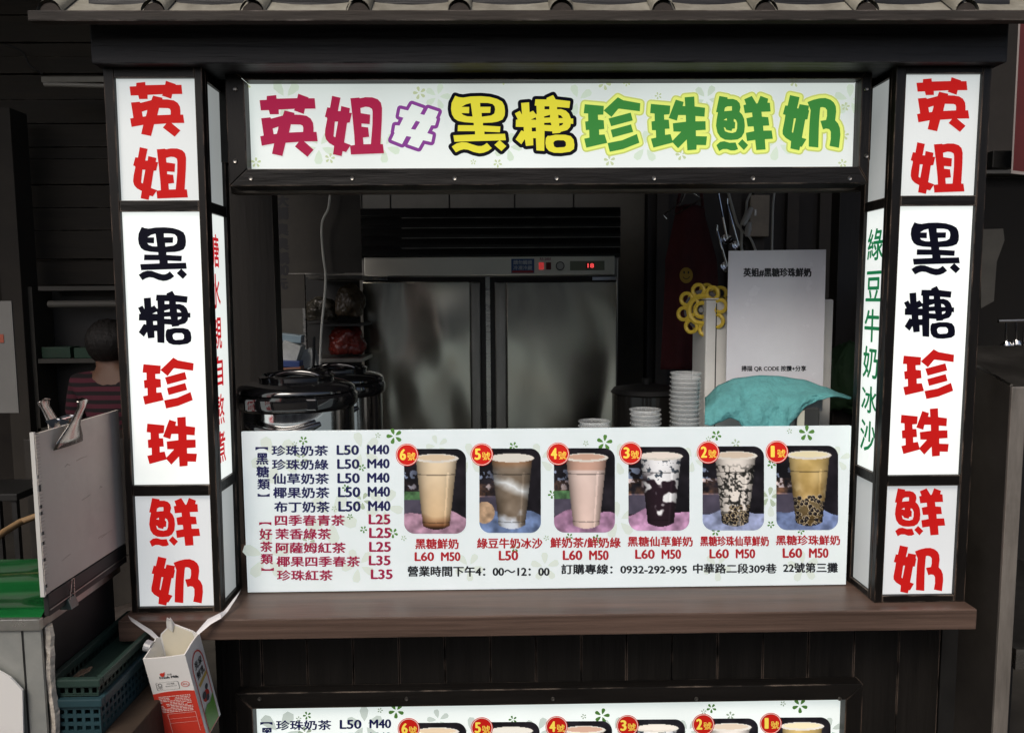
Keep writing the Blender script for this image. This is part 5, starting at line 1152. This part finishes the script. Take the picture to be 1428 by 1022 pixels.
r_ = rect(64, 419, 175, 429, 2.42); tag(obj('rolled_blind', MB().tube([((r_[0]), 2.45, (r_[2]+r_[3])/2), (r_[1], 2.45, (r_[2]+r_[3])/2)], .02, 12), mat('grey roll', (.12, .115, .1, 1), .6), cab and None, smooth=True), 'pale roll across the top of the shelf cabinet', 'roll')
gbx = mat('dull green box', (.010, .045, .024, 1), .5, noise=.2)
carton_box('storage_box', 58, 484, 98, 499.5, 2.43, .1, gbx, 'wide dark green box on the middle cabinet shelf at the left', 'box')
carton_box('storage_box', 103, 485, 134, 499.5, 2.43, .1, gbx, 'dark green box next to the head of the person in stripes', 'box')
wcd = thing('wall_poster', 'grey white poster with a small red mark at the left edge', 'poster', tuple(P(8, 560, 1.0)))
r_ = rect(-70, 420, 21, 576, 1.0); obj('poster_sheet', MB().box(r_[0], r_[1], 1.0, 1.006, r_[2], r_[3]), mat('grey poster paper', (.15, .15, .145, 1), .7, noise=.08), wcd)
r_ = rect(-4, 466, 5, 478, .998); obj('red_mark', MB().box(r_[0], r_[1], .998, .9992, r_[2], r_[3]), mat('faded red mark', (.30, .07, .04, 1), .6), wcd)
obj('support_pole', MB().box(P(-30, 600, 1.01).x, P(-24, 600, 1.01).x, 1.007, 1.03, 0, P(0, 430, 1.0).z), matt_black, wcd)
# dark stool and cupboard in shadow
stl = thing('wooden_stool', 'dark stool in the shadow behind the green table', 'stool', (P(12, 700, 1.3).x, 1.3, 0)); c = P(12, 690, 1.3)
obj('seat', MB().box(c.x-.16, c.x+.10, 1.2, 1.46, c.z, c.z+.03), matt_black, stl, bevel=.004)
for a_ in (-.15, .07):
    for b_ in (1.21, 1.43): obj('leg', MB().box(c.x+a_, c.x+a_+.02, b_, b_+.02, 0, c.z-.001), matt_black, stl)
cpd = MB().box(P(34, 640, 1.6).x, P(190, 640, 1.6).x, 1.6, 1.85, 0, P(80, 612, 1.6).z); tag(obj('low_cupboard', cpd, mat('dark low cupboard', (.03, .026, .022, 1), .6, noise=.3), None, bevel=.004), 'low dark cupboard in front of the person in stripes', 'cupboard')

# ---- person seen from behind
def skin_mesh(name, verts, edges, radii, m_, parent, sub=2):
    me = bpy.data.meshes.new(name); off = parent.matrix_basis.translation
    me.from_pydata([tuple(Vector(v)-off) for v in verts], edges, []); o = bpy.data.objects.new(name, me); C.objects.link(o)
    o.modifiers.new('s', 'SKIN'); sv = me.skin_vertices[0].data
    for i, r in enumerate(radii): sv[i].radius = (r, r) if not isinstance(r, tuple) else r
    sv[0].use_root = True
    o.modifiers.new('d', 'SUBSURF').levels = sub; o.modifiers['d'].render_levels = sub
    dg = bpy.context.evaluated_depsgraph_get(); nm = bpy.data.meshes.new_from_object(o.evaluated_get(dg)); bpy.data.objects.remove(o)
    nm.polygons.foreach_set('use_smooth', [True]*len(nm.polygons)); nm.materials.clear(); nm.materials.append(m_)
    q = bpy.data.objects.new(name, nm); C.objects.link(q); q.parent = parent; return q
py_ = 2.05; hc = P(152, 482, py_); X0 = hc.x; k = 1.0
ZH = hc.z; per = thing('person', 'person seen from behind in a maroon and black striped shirt with short dark hair', 'person', (X0, py_, 0))
skin_c = mat('skin', (.16, .085, .055, 1), .55)
V_ = lambda x, y, z_: (X0+x, py_+y, z_)
sh_z = ZH-.155
bv_ = [V_(.03, 0, sh_z-.50), V_(.03, 0, sh_z-.34), V_(.03, 0, sh_z-.16), V_(.025, 0, sh_z-.03), V_(.01, .0, sh_z+.05), V_(0, .01, ZH-.01), V_(0, .01, ZH+.06),
       V_(-.15, 0, sh_z-.04), V_(-.21, .03, sh_z-.24), V_(-.17, .17, sh_z-.38), V_(-.15, .22, sh_z-.40),
       V_(.20, 0, sh_z-.04), V_(.27, .03, sh_z-.24), V_(.23, .17, sh_z-.38), V_(.21, .22, sh_z-.40),
       V_(-.06, 0, sh_z-.58), V_(-.07, .02, sh_z-.85), V_(-.07, 0, .06), V_(-.07, .10, .035), V_(.12, 0, sh_z-.58), V_(.13, .02, sh_z-.85), V_(.13, 0, .06), V_(.13, .10, .035)]
be = [(0, 1), (1, 2), (2, 3), (3, 4), (4, 5), (5, 6), (3, 7), (7, 8), (8, 9), (9, 10), (3, 11), (11, 12), (12, 13), (13, 14), (0, 15), (15, 16), (16, 17), (17, 18), (0, 19), (19, 20), (20, 21), (21, 22)]
br = [.14, .135, .13, .10, .052, .088, .075, .055, .042, .032, .025, .055, .042, .032, .025, .085, .055, .04, .035, .085, .055, .04, .035]
skin_mesh('body', bv_, be, br, skin_c, per)
stripe = bpy.data.materials.new('striped jersey'); stripe.use_nodes = True; t = stripe.node_tree; wv = t.nodes.new('ShaderNodeTexWave'); wv.bands_direction = 'Z'; wv.wave_profile = 'SIN'
wv.inputs['Scale'].default_value = 7.5; wv.inputs['Distortion'].default_value = .6; wv.inputs['Detail'].default_value = 1
tcn = t.nodes.new('ShaderNodeTexCoord'); t.links.new(tcn.outputs['Object'], wv.inputs['Vector']); rp = t.nodes.new('ShaderNodeValToRGB')
rp.color_ramp.elements[0].position = .42; rp.color_ramp.elements[0].color = (.012, .008, .01, 1); rp.color_ramp.elements[1].position = .5; rp.color_ramp.elements[1].color = (.085, .014, .028, 1)
t.links.new(wv.outputs['Fac'], rp.inputs[0]); t.links.new(rp.outputs[0], t.nodes['Principled BSDF'].inputs['Base Color']); t.nodes['Principled BSDF'].inputs['Roughness'].default_value = .9
idx = [0, 1, 2, 3, 7, 8, 11, 12]; mp_ = {a_: i for i, a_ in enumerate(idx)}
vv = [bv_[i] for i in idx]+[V_(.015, 0, sh_z+.025)]; ee = [(mp_[a_], mp_[b_]) for a_, b_ in be if a_ in mp_ and b_ in mp_]+[(mp_[3], len(idx))]
skin_mesh('striped_shirt', vv, ee, [.155, .155, .15, .122, .072, .058, .072, .058, .066], stripe, per)
idx = [0, 15, 16, 17, 19, 20, 21]; mp_ = {a_: i for i, a_ in enumerate(idx)}
skin_mesh('trousers', [bv_[i] for i in idx], [(mp_[a_], mp_[b_]) for a_, b_ in be if a_ in mp_ and b_ in mp_], [.15, .10, .075, .055, .10, .075, .055], mat('dark trousers', (.02, .02, .03, 1), .8), per)
hm = MB(); bm = bmesh.new(); bmesh.ops.create_icosphere(bm, subdivisions=5, radius=1)
for v in bm.verts:
    p = v.co; n_ = 1+.02*math.sin(p.x*23+p.z*9)+.015*math.sin(p.z*31+p.y*17)+.012*math.sin(p.x*61+2*p.z)
    zz = p.z*.118*n_; 
    if p.z < -.8: zz = -.8*.118
    n_ = 1+(n_-1)*.45; hm.v.append(Vector((X0+p.x*.104*n_, py_-.005+p.y*.112*n_, ZH+.02+zz)))
hm.f = [tuple(v.index for v in f.verts) for f in bm.faces]; bm.free()
obj('hair', hm, mat('dark hair', (.010, .008, .007, 1), .5, noise=.4, nscale=40, stretch=(6, 6, .6), bump=.6, bscale=60), per, smooth=True)
for s_ in (-1, 1): obj('ear', MB().lathe([(.004, -.02), (.012, -.01), (.014, .01), (.006, .025)], (X0+s_*.1, py_+.02, ZH-.025), 12), skin_c, per, smooth=True)

# ================================================================ RIGHT SIDE
ap = thing('steel_stand', 'tall brushed steel stall side with a sloping top at the right edge', 'stall side', (P(1400, 900, -.1).x, 0, 0))
ya = -.02; xl = P(1395, 780, ya).x
pA = P(1405, 539, ya); zA = pA.z
yb_ = .28; zB = P(1372, 492, yb_).z
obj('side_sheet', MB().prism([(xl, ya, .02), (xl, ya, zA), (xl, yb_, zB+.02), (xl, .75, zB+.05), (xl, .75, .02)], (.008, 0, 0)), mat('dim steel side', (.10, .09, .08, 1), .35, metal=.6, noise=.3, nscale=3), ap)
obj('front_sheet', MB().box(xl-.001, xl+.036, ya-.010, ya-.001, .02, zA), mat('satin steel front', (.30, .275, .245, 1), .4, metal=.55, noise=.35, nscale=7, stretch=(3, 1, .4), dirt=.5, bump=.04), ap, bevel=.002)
obj('sloping_top', MB().prism([(xl+.0085, ya, zA), (xl+.0085, yb_, zB+.02), (xl+.0085, yb_, zB+.012), (xl+.0085, ya, zA-.008)], (.5, 0, 0)), steel_dark, ap)
obj('top_edge', MB().tube([(xl+.004, ya, zA+.003), (xl+.004, yb_, zB+.023), (xl+.004, yb_+.12, zB+.14)], .004, 8), steel, ap)
obj('inner_shelf', MB().box(xl+.045, xl+.5, ya, .6, P(1415, 902, ya).z-.05, P(1415, 902, ya).z), steel_dark, ap, bevel=.002)
obj('shelf_lip', MB().box(xl+.045, xl+.5, ya-.012, ya-.001, P(1415, 920, ya).z-.02, P(1415, 902, ya).z), steel, ap)
obj('inner_back', MB().box(xl+.05, xl+.5, .6, .62, .02, zA+.0), matt_black, ap)
gl = MB().prism([(xl+.001, yb_, zB+.025), (xl+.001, yb_+.2, zB+.22), (xl+.001, .75, zB+.22), (xl+.001, .75, zB+.055)], (.005, 0, 0)); obj('side_guard', gl, mat('dull guard sheet', (.07, .068, .06, 1), .3, metal=.4, noise=.2), ap)
for i, (px, py) in enumerate(((1403, 462), (1417, 460), (1428, 470))):
    t = thing('steel_scoop', ('left of the steel scoops hanging at the right edge', 'middle of the steel scoops hanging at the right edge', 'right of the steel scoops hanging at the right edge')[i], 'scoop', tuple(P(px, py, .6)), 'steel scoops at the right edge')
    p0 = P(px, py-14, .6); p1 = P(px, py+16, .6); obj('handle', MB().tube([p0, (p0+p1)/2, p1], .004, 8), chrome, t); obj('bowl', MB().lathe([(.003, -.02), (.014, -.012), (.018, .005), (.012, .018), (.003, .022)], p1+Vector((0, 0, -.015)), 16), chrome, t, smooth=True)
rail_ = obj('hanging_rail', MB().tube([P(1392, 448, .6), P(1470, 446, .6)], .006, 8), steel_dark, None); tag(rail_, 'steel rail carrying the scoops at the right edge', 'rail')
bn = thing('red_banner', 'dark red banner with a pale border at the upper right edge', 'banner', tuple(P(1425, 160, .3)))
q = [P(a_, b_, .3) for a_, b_ in ((1425, -20), (1500, -20), (1500, 250), (1411, 240))]; obj('cloth', MB().prism(q, (0, .004, 0)), mat('dark red banner', (.10, .007, .007, 1), .6, noise=.15), bn)
q = [P(a_, b_, .299) for a_, b_ in ((1423, -20), (1425.5, -20), (1412.5, 238), (1500, 248), (1500, 252), (1410, 242))]; obj('border', MB().prism(q, (0, .0008, 0)), mat('pale banner hem', (.34, .30, .28, 1), .6), bn)
ww = thing('grey_wall_panel', 'grey plastered wall section right of the stall beam', 'wall', tuple(P(1400, 200, 1.6)))
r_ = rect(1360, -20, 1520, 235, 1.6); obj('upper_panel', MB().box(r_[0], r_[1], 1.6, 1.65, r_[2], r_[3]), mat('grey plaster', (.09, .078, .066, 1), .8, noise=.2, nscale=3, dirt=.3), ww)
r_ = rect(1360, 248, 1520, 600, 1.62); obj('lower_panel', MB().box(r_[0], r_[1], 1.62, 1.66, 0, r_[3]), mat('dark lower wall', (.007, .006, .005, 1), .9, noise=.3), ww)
r_ = rect(1350, 236, 1520, 242, 1.55); obj('ledge', MB().box(r_[0], r_[1], 1.55, 1.66, r_[2], r_[3]), mat('dim ledge', (.12, .115, .1, 1), .5), ww)
r_ = rect(1372, 318, 1398, 420, 1.2); tag(obj('cloth_sheet', MB().prism([P(1368, 320, 1.2), P(1399, 319, 1.2), P(1401, 335, 1.2), P(1390, 365, 1.2), P(1386, 420, 1.2), P(1368, 430, 1.2)], (0, .01, 0)), mat('dim hanging cloth', (.07, .068, .06, 1), .8, noise=.2), None), 'dim grey cloth hanging behind the right pillar', 'cloth')
o = obj('wall_bracket', MB().box(P(1378, 225, .4).x, P(1412, 225, .4).x, .38, .42, P(1390, 236, .4).z, P(1390, 212, .4).z), matt_black, None, bevel=.003); tag(o, 'black bracket between the right pillar and the red banner', 'bracket')

# unseen wall and bays behind the camera, added for the steel doors to mirror
opp = mat('reflection wall grey', (.36, .34, .30, 1), .8, noise=.4, nscale=.6)
ow = struct('reflection_wall', MB().box(-8, 8, -8.2, -8, 0, 2.9), opp)
pm = mat('pale reflection bay', (.75, .72, .64, 1), .6, noise=.15); dm = mat('dark reflection bay', (.015, .014, .013, 1), .8)
for i, (x, w1, mm_) in enumerate(((-3.2, .9, pm), (-1.9, .5, dm), (-.7, .35, pm), (.5, 1.0, dm), (1.6, .3, pm), (2.8, .8, dm), (4.2, .5, pm))):
    obj('reflection_bay', MB().box(x-w1/2, x+w1/2, -7.99, -7.95, .1, 2.6), mm_, ow)
